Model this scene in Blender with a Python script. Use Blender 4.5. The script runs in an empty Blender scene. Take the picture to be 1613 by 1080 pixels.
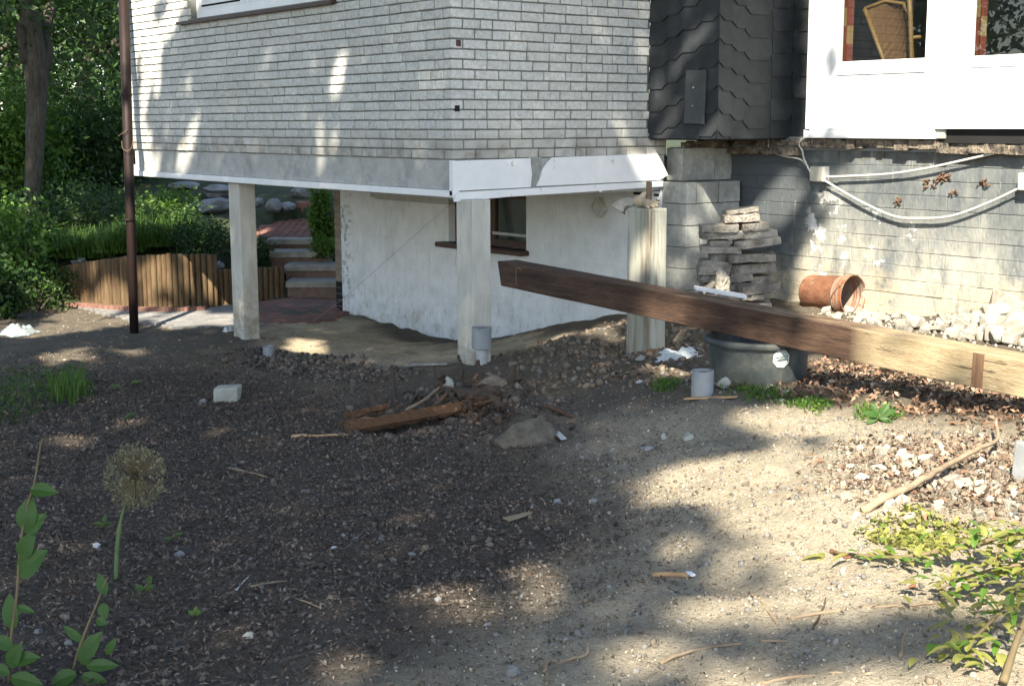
import bpy, bmesh, math, random
import numpy as np
from mathutils import Vector, Matrix, Quaternion
from mathutils import noise as mnoise

rng = np.random.default_rng(7)
random.seed(7)
C = bpy.context.scene
COL = C.collection

# ------------------------------------------------------------------ camera
CR = np.array([0.7868642600674678, -0.6171178510939725, -0.0031928184467309093])
CU = np.array([0.101669548651249, 0.12452863481524794, 0.9869933748450906])
CF = np.array([0.6086936332060059, 0.7769544239993798, -0.16072922547646487])
CP = np.array([-6.672462675671601, -9.324065594891275, 0.30092305448189016])
FPX = 2120.58
cam_d = bpy.data.cameras.new('camera')
cam_d.sensor_fit = 'HORIZONTAL'; cam_d.sensor_width = 36.0
cam_d.lens = FPX * 36.0 / 1613.0
cam_d.clip_start = 0.05; cam_d.clip_end = 600
cam = bpy.data.objects.new('camera', cam_d); COL.objects.link(cam)
M = Matrix(((CR[0], CU[0], -CF[0], CP[0]), (CR[1], CU[1], -CF[1], CP[1]),
            (CR[2], CU[2], -CF[2], CP[2]), (0, 0, 0, 1)))
cam.matrix_world = M
C.camera = cam

# ------------------------------------------------------------------ light
SUN = Vector((-0.86, -0.70, 1.0)).normalized()      # towards the sun
SUN_EL = math.asin(SUN.z)
SUN_AZ = math.atan2(SUN.x, SUN.y)                    # clockwise from +Y
w = bpy.data.worlds.new('World'); C.world = w; w.use_nodes = True
nt = w.node_tree
sky = nt.nodes.new('ShaderNodeTexSky'); sky.sky_type = 'NISHITA'; sky.sun_disc = False
sky.sun_elevation = SUN_EL; sky.sun_rotation = SUN_AZ
sky.air_density = 1.0; sky.dust_density = 1.0; sky.ozone_density = 1.2
bg = nt.nodes['Background']; bg.inputs['Strength'].default_value = 0.118
nt.links.new(sky.outputs[0], bg.inputs[0])
sd = bpy.data.lights.new('sun', 'SUN'); sd.energy = 5.0; sd.angle = math.radians(0.55)
sd.color = (1.0, 0.90, 0.75)
so = bpy.data.objects.new('sun', sd); COL.objects.link(so)
so.rotation_euler = SUN.to_track_quat('Z', 'Y').to_euler()
so.location = (-20, -20, 30)
C.view_settings.view_transform = 'Standard'; C.view_settings.look = 'None'
C.view_settings.gamma = 1.0; C.view_settings.exposure = 1.78
C.view_settings.use_curve_mapping = False
C.cycles.max_bounces = 8; C.cycles.transparent_max_bounces = 12

# ------------------------------------------------------------------ photo-point helpers (a pixel of the photo to a point of the place)
def ray(px, py):
    return CF + CR * (px - 806.5) / FPX - CU * (py - 540.0) / FPX
def on(px, py, ax, v):
    d = ray(px, py); return CP + d * ((v - CP[ax]) / d[ax])
def PX(px, py, v): return on(px, py, 0, v)
def PY(px, py, v): return on(px, py, 1, v)
def PZ(px, py, v): return on(px, py, 2, v)
def PD(px, py, s): return CP + ray(px, py) * s
rv = np.array([CR[0], CR[1], 0]); rv /= np.linalg.norm(rv)      # level right and forward of the view
fv = np.array([CF[0], CF[1], 0]); fv /= np.linalg.norm(fv)
def V(p): return Vector((float(p[0]), float(p[1]), float(p[2])))

# ------------------------------------------------------------------ materials
def mat(name, c1, c2, scale=6.0, rough=0.9, bump=0.3, bscale=None, var=0.0, spec=0.3, metal=0.0,
        stretch=(1, 1, 1), c3=None, s3=1.5, t3=(0.55, 0.7), detail=8, local=False, bdist=0.01, trans=0.0):
    """two colours mixed by fine noise, an optional third in larger patches, value change per piece, bump"""
    m = bpy.data.materials.new(name); m.use_nodes = True
    n = m.node_tree.nodes; L = m.node_tree.links
    b = n['Principled BSDF']
    b.inputs['Roughness'].default_value = rough; b.inputs['Metallic'].default_value = metal
    b.inputs['Specular IOR Level'].default_value = spec
    if local:
        src = n.new('ShaderNodeTexCoord').outputs['Object']
    else:
        src = n.new('ShaderNodeNewGeometry').outputs['Position']
    mp = n.new('ShaderNodeMapping'); mp.inputs['Scale'].default_value = stretch
    L.new(src, mp.inputs['Vector']); vec = mp.outputs[0]
    t = n.new('ShaderNodeTexNoise'); t.inputs['Scale'].default_value = scale; t.inputs['Detail'].default_value = detail
    t.inputs['Roughness'].default_value = 0.65
    L.new(vec, t.inputs['Vector'])
    r = n.new('ShaderNodeValToRGB'); r.color_ramp.elements[0].position = 0.32; r.color_ramp.elements[1].position = 0.68
    r.color_ramp.elements[0].color = (*c1, 1); r.color_ramp.elements[1].color = (*c2, 1)
    L.new(t.outputs['Fac'], r.inputs[0]); col = r.outputs[0]
    if c3 is not None:
        t3n = n.new('ShaderNodeTexNoise'); t3n.inputs['Scale'].default_value = s3; t3n.inputs['Detail'].default_value = 7
        t3n.inputs['Roughness'].default_value = 0.7
        L.new(vec, t3n.inputs['Vector'])
        mr = n.new('ShaderNodeMapRange'); mr.inputs[1].default_value = t3[0]; mr.inputs[2].default_value = t3[1]
        L.new(t3n.outputs['Fac'], mr.inputs[0])
        mx = n.new('ShaderNodeMix'); mx.data_type = 'RGBA'
        L.new(mr.outputs[0], mx.inputs[0]); L.new(col, mx.inputs[6]); mx.inputs[7].default_value = (*c3, 1); col = mx.outputs[2]
    if var > 0:
        oi = n.new('ShaderNodeObjectInfo'); ge = n.new('ShaderNodeNewGeometry')
        ad = n.new('ShaderNodeMath'); ad.operation = 'ADD'
        L.new(oi.outputs['Random'], ad.inputs[0]); L.new(ge.outputs['Random Per Island'], ad.inputs[1])
        fr = n.new('ShaderNodeMath'); fr.operation = 'FRACT'; L.new(ad.outputs[0], fr.inputs[0])
        mr = n.new('ShaderNodeMapRange'); mr.inputs[3].default_value = 1 - var; mr.inputs[4].default_value = 1 + var
        L.new(fr.outputs[0], mr.inputs[0])
        hs = n.new('ShaderNodeHueSaturation'); L.new(mr.outputs[0], hs.inputs['Value']); L.new(col, hs.inputs['Color']); col = hs.outputs[0]
    L.new(col, b.inputs['Base Color'])
    if bump > 0:
        tb = n.new('ShaderNodeTexNoise'); tb.inputs['Scale'].default_value = bscale or scale * 4
        tb.inputs['Detail'].default_value = 6; L.new(vec, tb.inputs['Vector'])
        bp = n.new('ShaderNodeBump'); bp.inputs['Strength'].default_value = bump; bp.inputs['Distance'].default_value = bdist
        L.new(tb.outputs['Fac'], bp.inputs['Height']); L.new(bp.outputs[0], b.inputs['Normal'])
    m['col'] = 1
    return m

def final_col(m):
    """the socket that feeds Base Color, so that more layers can be mixed over it"""
    b = m.node_tree.nodes['Principled BSDF']
    return b, b.inputs['Base Color'].links[0].from_socket
def overlay(m, colour, fac_builder):
    n = m.node_tree.nodes; L = m.node_tree.links
    b, s = final_col(m)
    mx = n.new('ShaderNodeMix'); mx.data_type = 'RGBA'
    L.new(fac_builder(n, L), mx.inputs[0]); L.new(s, mx.inputs[6]); mx.inputs[7].default_value = (*colour, 1)
    L.new(mx.outputs[2], b.inputs['Base Color'])
def zmask(z0, z1, noise_amp=0.1, scale=3.0, gain=1.0):
    """1 below z0, 0 above z1, with a ragged edge"""
    def f(n, L):
        g = n.new('ShaderNodeNewGeometry'); sx = n.new('ShaderNodeSeparateXYZ'); L.new(g.outputs['Position'], sx.inputs[0])
        t = n.new('ShaderNodeTexNoise'); t.inputs['Scale'].default_value = scale; t.inputs['Detail'].default_value = 8
        t.inputs['Roughness'].default_value = 0.7; L.new(g.outputs['Position'], t.inputs['Vector'])
        a = n.new('ShaderNodeMath'); a.operation = 'MULTIPLY_ADD'; a.inputs[1].default_value = noise_amp * 4; L.new(t.outputs['Fac'], a.inputs[0])
        k = n.new('ShaderNodeMath'); k.operation = 'ADD'; k.inputs[1].default_value = -noise_amp * 2; L.new(sx.outputs[2], k.inputs[0])
        L.new(k.outputs[0], a.inputs[2])
        mr = n.new('ShaderNodeMapRange'); mr.inputs[1].default_value = z0; mr.inputs[2].default_value = z1
        mr.inputs[3].default_value = gain; mr.inputs[4].default_value = 0.0; L.new(a.outputs[0], mr.inputs[0])
        return mr.outputs[0]
    return f
def blotch(scale, lo, hi, gain=1.0, stretch=(1, 1, 1), seed=0.0):
    def f(n, L):
        g = n.new('ShaderNodeNewGeometry'); mp = n.new('ShaderNodeMapping'); mp.inputs['Scale'].default_value = stretch
        mp.inputs['Location'].default_value = (seed, seed * 1.7, seed * .6)
        L.new(g.outputs['Position'], mp.inputs[0])
        t = n.new('ShaderNodeTexNoise'); t.inputs['Scale'].default_value = scale; t.inputs['Detail'].default_value = 9
        t.inputs['Roughness'].default_value = 0.72; L.new(mp.outputs[0], t.inputs['Vector'])
        mr = n.new('ShaderNodeMapRange'); mr.inputs[1].default_value = lo; mr.inputs[2].default_value = hi; mr.inputs[4].default_value = gain
        L.new(t.outputs['Fac'], mr.inputs[0]); return mr.outputs[0]
    return f
def invert(fa):
    def f(n, L):
        k = n.new('ShaderNodeMath'); k.operation = 'SUBTRACT'; k.inputs[0].default_value = 1.0; L.new(fa(n, L), k.inputs[1]); return k.outputs[0]
    return f
def both(fa, fb):
    def f(n, L):
        k = n.new('ShaderNodeMath'); k.operation = 'MULTIPLY'
        L.new(fa(n, L), k.inputs[0]); L.new(fb(n, L), k.inputs[1]); return k.outputs[0]
    return f
def topmask(y0, y1):
    """upward faces between two distances along y"""
    def f(n, L):
        g = n.new('ShaderNodeNewGeometry'); a = n.new('ShaderNodeSeparateXYZ'); L.new(g.outputs['Normal'], a.inputs[0])
        b = n.new('ShaderNodeSeparateXYZ'); L.new(g.outputs['Position'], b.inputs[0])
        u = n.new('ShaderNodeMath'); u.operation = 'GREATER_THAN'; u.inputs[1].default_value = .8; L.new(a.outputs[2], u.inputs[0])
        mr = n.new('ShaderNodeMapRange'); mr.inputs[1].default_value = y0; mr.inputs[2].default_value = y1; L.new(b.outputs[1], mr.inputs[0])
        k = n.new('ShaderNodeMath'); k.operation = 'MULTIPLY'; L.new(u.outputs[0], k.inputs[0]); L.new(mr.outputs[0], k.inputs[1]); return k.outputs[0]
    return f
def ballmask(c, radii, lo=0.6, hi=1.0):
    """1 inside an ellipsoid round a point of the place, 0 outside"""
    def f(n, L):
        g = n.new('ShaderNodeNewGeometry')
        s = n.new('ShaderNodeVectorMath'); s.operation = 'SUBTRACT'; L.new(g.outputs['Position'], s.inputs[0]); s.inputs[1].default_value = c
        d = n.new('ShaderNodeVectorMath'); d.operation = 'DIVIDE'; L.new(s.outputs[0], d.inputs[0]); d.inputs[1].default_value = radii
        l = n.new('ShaderNodeVectorMath'); l.operation = 'LENGTH'; L.new(d.outputs[0], l.inputs[0])
        mr = n.new('ShaderNodeMapRange'); mr.inputs[1].default_value = lo; mr.inputs[2].default_value = hi
        mr.inputs[3].default_value = 1; mr.inputs[4].default_value = 0; L.new(l.outputs[1], mr.inputs[0]); return mr.outputs[0]
    return f

def leafmat(name, c1, c2, trans=0.35, rough=0.5):
    m = bpy.data.materials.new(name); m.use_nodes = True
    n = m.node_tree.nodes; L = m.node_tree.links; n.clear()
    out = n.new('ShaderNodeOutputMaterial')
    ge = n.new('ShaderNodeNewGeometry'); r = n.new('ShaderNodeValToRGB')
    r.color_ramp.elements[0].color = (*c1, 1); r.color_ramp.elements[1].color = (*c2, 1)
    L.new(ge.outputs['Random Per Island'], r.inputs[0])
    p = n.new('ShaderNodeBsdfPrincipled'); p.inputs['Roughness'].default_value = rough; p.inputs['Specular IOR Level'].default_value = 0.35
    t = n.new('ShaderNodeBsdfTranslucent')
    hs = n.new('ShaderNodeHueSaturation'); hs.inputs['Value'].default_value = 1.5; hs.inputs['Hue'].default_value = 0.485
    L.new(r.outputs[0], p.inputs['Base Color']); L.new(r.outputs[0], hs.inputs['Color']); L.new(hs.outputs[0], t.inputs['Color'])
    mx = n.new('ShaderNodeMixShader'); mx.inputs[0].default_value = trans
    L.new(p.outputs[0], mx.inputs[1]); L.new(t.outputs[0], mx.inputs[2]); L.new(mx.outputs[0], out.inputs[0])
    return m

MT = {}
MT['brick'] = mat('grey_brick', (.45, .455, .425), (.66, .665, .625), 24, .9, .7, 60, var=.07, c3=(.25, .265, .25), s3=60, t3=(.57, .66))
overlay(MT['brick'], (.16, .165, .15), blotch(85, .66, .70, .8))
overlay(MT['brick'], (.20, .175, .14), both(zmask(.05, .30, .05, 5), blotch(6, .35, .65, .9)))
overlay(MT['brick'], (.42, .42, .36), blotch(1.1, .5, .75, .5, seed=4))
MT['mortar'] = mat('brick_mortar', (.13, .135, .12), (.20, .205, .185), 30, .95, .4)
MT['concrete_band'] = mat('grey_concrete', (.34, .345, .325), (.46, .465, .44), 9, .9, .35, c3=(.20, .205, .20), s3=2.5, t3=(.5, .75))
MT['white'] = mat('white_paint', (.76, .78, .79), (.82, .83, .83), 4, .45, .08, var=.02)
MT['old_white'] = mat('weathered_white_paint', (.72, .74, .74), (.80, .81, .81), 6, .6, .15, c3=(.42, .40, .34), s3=9, t3=(.63, .70))
overlay(MT['old_white'], (.30, .29, .26), blotch(26, .67, .70, .8))
MT['column'] = mat('painted_concrete_column', (.41, .405, .36), (.55, .545, .49), 8, .85, .3, c3=(.36, .33, .26), s3=3.5, t3=(.5, .75), stretch=(1, 1, .35))
overlay(MT['column'], (.30, .26, .19), both(zmask(-1.75, -1.35, .15, 6), blotch(9, .4, .6)))
MT['pillar'] = mat('stained_concrete_pillar', (.27, .272, .22), (.42, .415, .345), 7, .9, .45, c3=(.125, .095, .065), s3=4, t3=(.48, .66), stretch=(2.6, 2.6, .2))
MT['backwall'] = mat('white_limewashed_wall', (.64, .66, .665), (.75, .77, .765), 5, .9, .35, 40, c3=(.52, .54, .52), s3=1.6, t3=(.5, .8))
overlay(MT['backwall'], (.22, .22, .20), both(zmask(-1.98, -1.45, .3, 4), blotch(16, .62, .68, .7)))
overlay(MT['backwall'], (.25, .26, .26), both(ballmask((2.45, 5.9, -1.3), (.5, .32, 1.6), .4, 1.), blotch(12, .5, .62)))
overlay(MT['backwall'], (.30, .26, .19), both(zmask(-2.05, -1.55, .12, 5), blotch(8, .46, .66, .55)))
overlay(MT['backwall'], (.50, .52, .51), blotch(1.5, .54, .76, .4, (1, 3, .5), 6))
overlay(MT['backwall'], (.24, .24, .22), blotch(38, .66, .70, .7))
overlay(MT['column'], (.27, .24, .18), blotch(3, .55, .72, .6, (5, 5, .5), 2))
MT['slate'] = mat('dark_slate', (.020, .024, .027), (.036, .041, .045), 9, .6, .2, 40, var=.2, spec=.35, c3=(.075, .08, .078), s3=6, t3=(.62, .85))
MT['slate_pale'] = mat('pale_slate_panel', (.050, .056, .058), (.075, .082, .083), 8, .6, .2, spec=.4)
MT['pier'] = mat('hollow_concrete_block', (.25, .265, .25), (.40, .405, .375), 14, .95, .6, 50, var=.12, c3=(.15, .155, .145), s3=2.2, t3=(.5, .75))
MT['plinth'] = mat('bitumen_washed_block', (.085, .098, .103), (.165, .178, .178), 9, .9, .6, 40, var=.07, c3=(.27, .275, .245), s3=3, t3=(.46, .72), stretch=(1, 1, .45))
overlay(MT['plinth'], (.42, .40, .32), both(zmask(-1.0, -.35, .25, 2.2), blotch(2.2, .42, .6, .85, (1, 1, .5))))
overlay(MT['plinth'], (.07, .08, .085), both(zmask(9, 10), ballmask((3.2, -.5, -.35), (2, .85, 1.2), .55, 1.0)))  # dark patch beside the pier: shadow in that corner painted into the blocks
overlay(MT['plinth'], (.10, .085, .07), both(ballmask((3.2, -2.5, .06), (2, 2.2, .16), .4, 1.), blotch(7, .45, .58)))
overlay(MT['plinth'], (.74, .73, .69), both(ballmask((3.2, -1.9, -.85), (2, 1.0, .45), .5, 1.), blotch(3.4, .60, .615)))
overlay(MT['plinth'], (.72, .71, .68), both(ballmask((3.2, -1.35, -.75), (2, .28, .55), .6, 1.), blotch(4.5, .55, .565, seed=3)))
overlay(MT['plinth'], (.42, .36, .25), both(zmask(-1.22, -.95, .12, 5), blotch(6, .4, .55)))
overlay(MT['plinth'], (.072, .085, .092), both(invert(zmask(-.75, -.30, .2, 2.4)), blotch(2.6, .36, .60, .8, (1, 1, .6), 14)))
overlay(MT['plinth'], (.065, .07, .072), blotch(3.2, .56, .70, .8, (1, 1, .35), 8))
overlay(MT['plinth'], (.36, .35, .30), blotch(5, .60, .70, .7, (1, 2.5, .4), 11))
overlay(MT['plinth'], (.06, .055, .045), blotch(20, .66, .71, .7))
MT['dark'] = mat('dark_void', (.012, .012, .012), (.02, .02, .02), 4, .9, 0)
MT['ledge'] = mat('rubble_ledge', (.13, .10, .075), (.30, .26, .20), 16, .95, .8, 40, bdist=.03, c3=(.045, .04, .035), s3=7, t3=(.45, .6))
MT['beam'] = mat('weathered_timber', (.105, .062, .036), (.20, .125, .072), 10, .85, .5, 40, stretch=(6, .6, 6), c3=(.05, .034, .024), s3=1.3, t3=(.5, .75))
MT['beam_pale'] = mat('pale_sawn_timber', (.30, .24, .155), (.46, .385, .26), 10, .85, .4, 60, stretch=(6, .8, 6), c3=(.20, .145, .09), s3=1.4, t3=(.5, .8))
MT['tub'] = mat('black_plastic', (.028, .036, .036), (.050, .060, .058), 3, .55, .1, spec=.4, c3=(.15, .145, .12), s3=5, t3=(.45, .85))
MT['rust'] = mat('rusty_metal', (.115, .050, .028), (.25, .115, .062), 9, .9, .5, 60, c3=(.33, .235, .165), s3=6, t3=(.55, .72))
overlay(MT['rust'], (.06, .032, .022), blotch(14, .58, .66, .8))
MT['strap_stain'] = mat('brown_wood_strip', (.10, .058, .034), (.19, .115, .068), 12, .9, .3, stretch=(5, 5, .6))
MT['rust_in'] = mat('dusty_bucket_inside', (.17, .12, .09), (.30, .24, .19), 8, .9, .3)
MT['slab'] = mat('broken_concrete_slab', (.17, .155, .13), (.31, .29, .25), 12, .95, .9, 45, var=.25, bdist=.025, c3=(.11, .095, .075), s3=5, t3=(.5, .7))
MT['rubble'] = mat('pale_rubble_stone', (.19, .175, .14), (.36, .335, .28), 9, .95, .5, 40, var=.2, bdist=.015)
MT['stone'] = mat('grey_pebble', (.15, .15, .14), (.27, .265, .245), 9, .9, .4, var=.3)
MT['pale_stone'] = mat('pale_lime_stone', (.27, .275, .23), (.42, .42, .36), 9, .95, .5)
MT['pipe'] = mat('grey_plastic_pipe', (.21, .235, .245), (.29, .31, .315), 6, .5, .1, c3=(.16, .15, .13), s3=8, t3=(.55, .75))
MT['cable'] = mat('white_conduit', (.42, .42, .385), (.56, .56, .52), 6, .5, .05)
MT['post'] = mat('rusty_brown_post', (.010, .005, .004), (.020, .010, .008), 9, .6, .25, stretch=(1, 1, .4))
MT['steel'] = mat('rusty_steel_strip', (.10, .07, .045), (.17, .12, .08), 14, .7, .3)
MT['log'] = mat('round_palisade_wood', (.062, .040, .021), (.15, .098, .050), 9, .9, .5, 30, var=.22, stretch=(3, 3, .5), c3=(.10, .085, .05), s3=2, t3=(.5, .8))
MT['red_brick'] = mat('red_paving', (.14, .075, .058), (.23, .125, .095), 12, .9, .4, var=.18)
MT['brown_brick'] = mat('brown_brick', (.18, .14, .105), (.28, .23, .175), 14, .9, .4, var=.15)
MT['step'] = mat('stone_step', (.17, .155, .13), (.29, .275, .235), 8, .9, .4, var=.1)
MT['riser'] = mat('shaded_riser_brick', (.12, .08, .06), (.19, .13, .095), 12, .9, .4)  # dark brown brick of the step risers, also used for the fence
MT['paver'] = mat('grey_paver', (.15, .148, .14), (.24, .235, .22), 10, .9, .4, var=.12)
MT['boulder'] = mat('grey_boulder', (.12, .13, .135), (.25, .26, .26), 4, .9, .5, 14)
MT['bark'] = mat('tree_bark', (.036, .032, .024), (.095, .083, .062), 8, .95, .8, 20, stretch=(3, 3, .6), bdist=.03, c3=(.13, .125, .095), s3=2.5, t3=(.55, .75))
MT['twig'] = mat('dry_twig', (.19, .14, .088), (.32, .25, .165), 12, .9, .3, stretch=(1, 1, 1))
MT['dark_twig'] = mat('dark_root', (.05, .035, .025), (.10, .072, .05), 14, .95, .5)
MT['rot'] = mat('rotten_wood', (.085, .042, .022), (.21, .115, .058), 14, .95, .8, 40, stretch=(6, 1, 6), bdist=.02, c3=(.40, .26, .14), s3=4, t3=(.6, .72))
MT['orange_wood'] = mat('fresh_split_wood', (.36, .21, .10), (.50, .33, .18), 12, .85, .3)
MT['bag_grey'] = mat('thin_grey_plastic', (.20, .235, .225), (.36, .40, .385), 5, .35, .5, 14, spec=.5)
MT['bag'] = mat('crumpled_white_plastic', (.38, .41, .41), (.56, .59, .58), 6, .35, .4, 14, spec=.5)
MT['glove'] = mat('worn_leather', (.30, .245, .165), (.47, .39, .27), 9, .8, .3)
MT['cuff'] = mat('grey_canvas_cuff', (.22, .20, .165), (.34, .315, .265), 20, .9, .3)
MT['frame'] = MT['white']
MT['sill'] = mat('brown_sill', (.055, .030, .024), (.08, .045, .035), 8, .5, .1)
MT['curtain'] = mat('red_curtain', (.075, .018, .012), (.12, .031, .02), 12, .9, .1)
MT['curtain_y'] = mat('yellow_curtain', (.12, .075, .033), (.165, .11, .052), 10, .9, .1)
MT['wicker'] = mat('wicker', (.040, .019, .007), (.105, .052, .018), 40, .7, .6, 90, stretch=(1, 1, 1))
MT['cane'] = mat('cane_frame', (.10, .06, .021), (.16, .10, .036), 12, .5, .1)
MT['room'] = mat('room_plaster', (.20, .21, .22), (.26, .27, .28), 5, .9, .05)
MT['lamp'] = mat('beige_lamp_housing', (.40, .38, .31), (.50, .48, .40), 9, .7, .1)
MT['shutterbox'] = mat('grey_shutter_box', (.36, .37, .355), (.45, .455, .44), 9, .9, .2)
MT['dirtpaint'] = mat('flower_pink', (.75, .22, .22), (.85, .32, .30), 9, .8, 0)
MT['chips'] = mat('bark_chips', (.040, .033, .027), (.155, .128, .102), 30, .9, .2, var=.65)
MT['chips_brown'] = mat('brown_bark_litter', (.060, .042, .030), (.18, .13, .092), 30, .9, .2, var=.6)
MT['chips_pale'] = mat('pale_wood_bits', (.18, .13, .085), (.34, .265, .185), 30, .9, .2, var=.45)
MT['gravel'] = mat('ground_gravel', (.10, .095, .085), (.23, .22, .195), 16, .9, .2, var=.45)
MT['clod'] = mat('soil_clod', (.10, .078, .055), (.21, .17, .125), 20, .95, .4, var=.3)
MT['grit'] = mat('sandy_grit', (.20, .172, .125), (.44, .385, .29), 16, .95, .2, var=.35)
MT['ivy_dead'] = mat('dead_ivy_root', (.07, .042, .027), (.17, .10, .062), 20, .9, .3, var=.4)
MT['dead_leaf'] = mat('dead_leaves', (.105, .060, .038), (.27, .165, .105), 8, .8, .3, var=.6, c3=(.31, .245, .175), s3=7, t3=(.5, .62))
MT['leaf'] = leafmat('green_leaf', (.016, .042, .009), (.060, .115, .026))
MT['leaf_dark'] = leafmat('dark_leaf', (.012, .034, .009), (.04, .09, .02))
MT['leaf_bright'] = leafmat('bright_leaf', (.038, .098, .013), (.115, .215, .032))
MT['shoot_leaf'] = leafmat('shoot_leaf', (.025, .070, .014), (.055, .125, .022))
MT['leaf_yellow'] = leafmat('yellowing_leaf', (.10, .15, .026), (.32, .30, .085))
MT['grass'] = leafmat('grass_blade', (.034, .082, .011), (.10, .185, .032))
MT['moss'] = leafmat('moss', (.05, .13, .015), (.10, .22, .03))
MT['stem'] = mat('green_stem', (.075, .115, .040), (.125, .165, .065), 8, .6, .1)
MT['stem_brown'] = mat('brown_stem', (.11, .085, .045), (.16, .125, .065), 8, .7, .1)
MT['seed'] = leafmat('allium_seed', (.13, .135, .065), (.28, .27, .15), .3)
gm = bpy.data.materials.new('window_glass'); gm.use_nodes = True
_n = gm.node_tree.nodes; _L = gm.node_tree.links; _n.clear()
_o = _n.new('ShaderNodeOutputMaterial'); _t = _n.new('ShaderNodeBsdfTransparent'); _g = _n.new('ShaderNodeBsdfGlossy')
_t.inputs[0].default_value = (.78, .82, .80, 1); _g.inputs['Roughness'].default_value = 0.0
_f = _n.new('ShaderNodeLayerWeight'); _f.inputs[0].default_value = .5; _x = _n.new('ShaderNodeMixShader')
_p = _n.new('ShaderNodeMath'); _p.operation = 'POWER'; _p.inputs[1].default_value = 4; _L.new(_f.outputs['Facing'], _p.inputs[0])
_q = _n.new('ShaderNodeMath'); _q.operation = 'MULTIPLY_ADD'; _q.inputs[1].default_value = .9; _q.inputs[2].default_value = .09; _L.new(_p.outputs[0], _q.inputs[0])
_L.new(_q.outputs[0], _x.inputs[0]); _L.new(_t.outputs[0], _x.inputs[1]); _L.new(_g.outputs[0], _x.inputs[2]); _L.new(_x.outputs[0], _o.inputs[0])
MT['glass'] = gm

# ------------------------------------------------------------------ mesh helpers
def link(o, parent=None):
    COL.objects.link(o)
    if parent is not None:
        o.parent = parent
        o.matrix_parent_inverse = PINV.get(parent.name, Matrix.Identity(4))
    return o
PINV = {}
def thing(name, label, cat, loc, group=None):
    o = bpy.data.objects.new(name, None); COL.objects.link(o)
    o.location = V(loc); o.empty_display_size = .2
    PINV[o.name] = Matrix.Translation(-V(loc))
    o['label'] = label; o['category'] = cat
    if group: o['group'] = group
    return o
def tag(o, label, cat, group=None):
    o['label'] = label; o['category'] = cat
    if group: o['group'] = group
    return o

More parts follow.
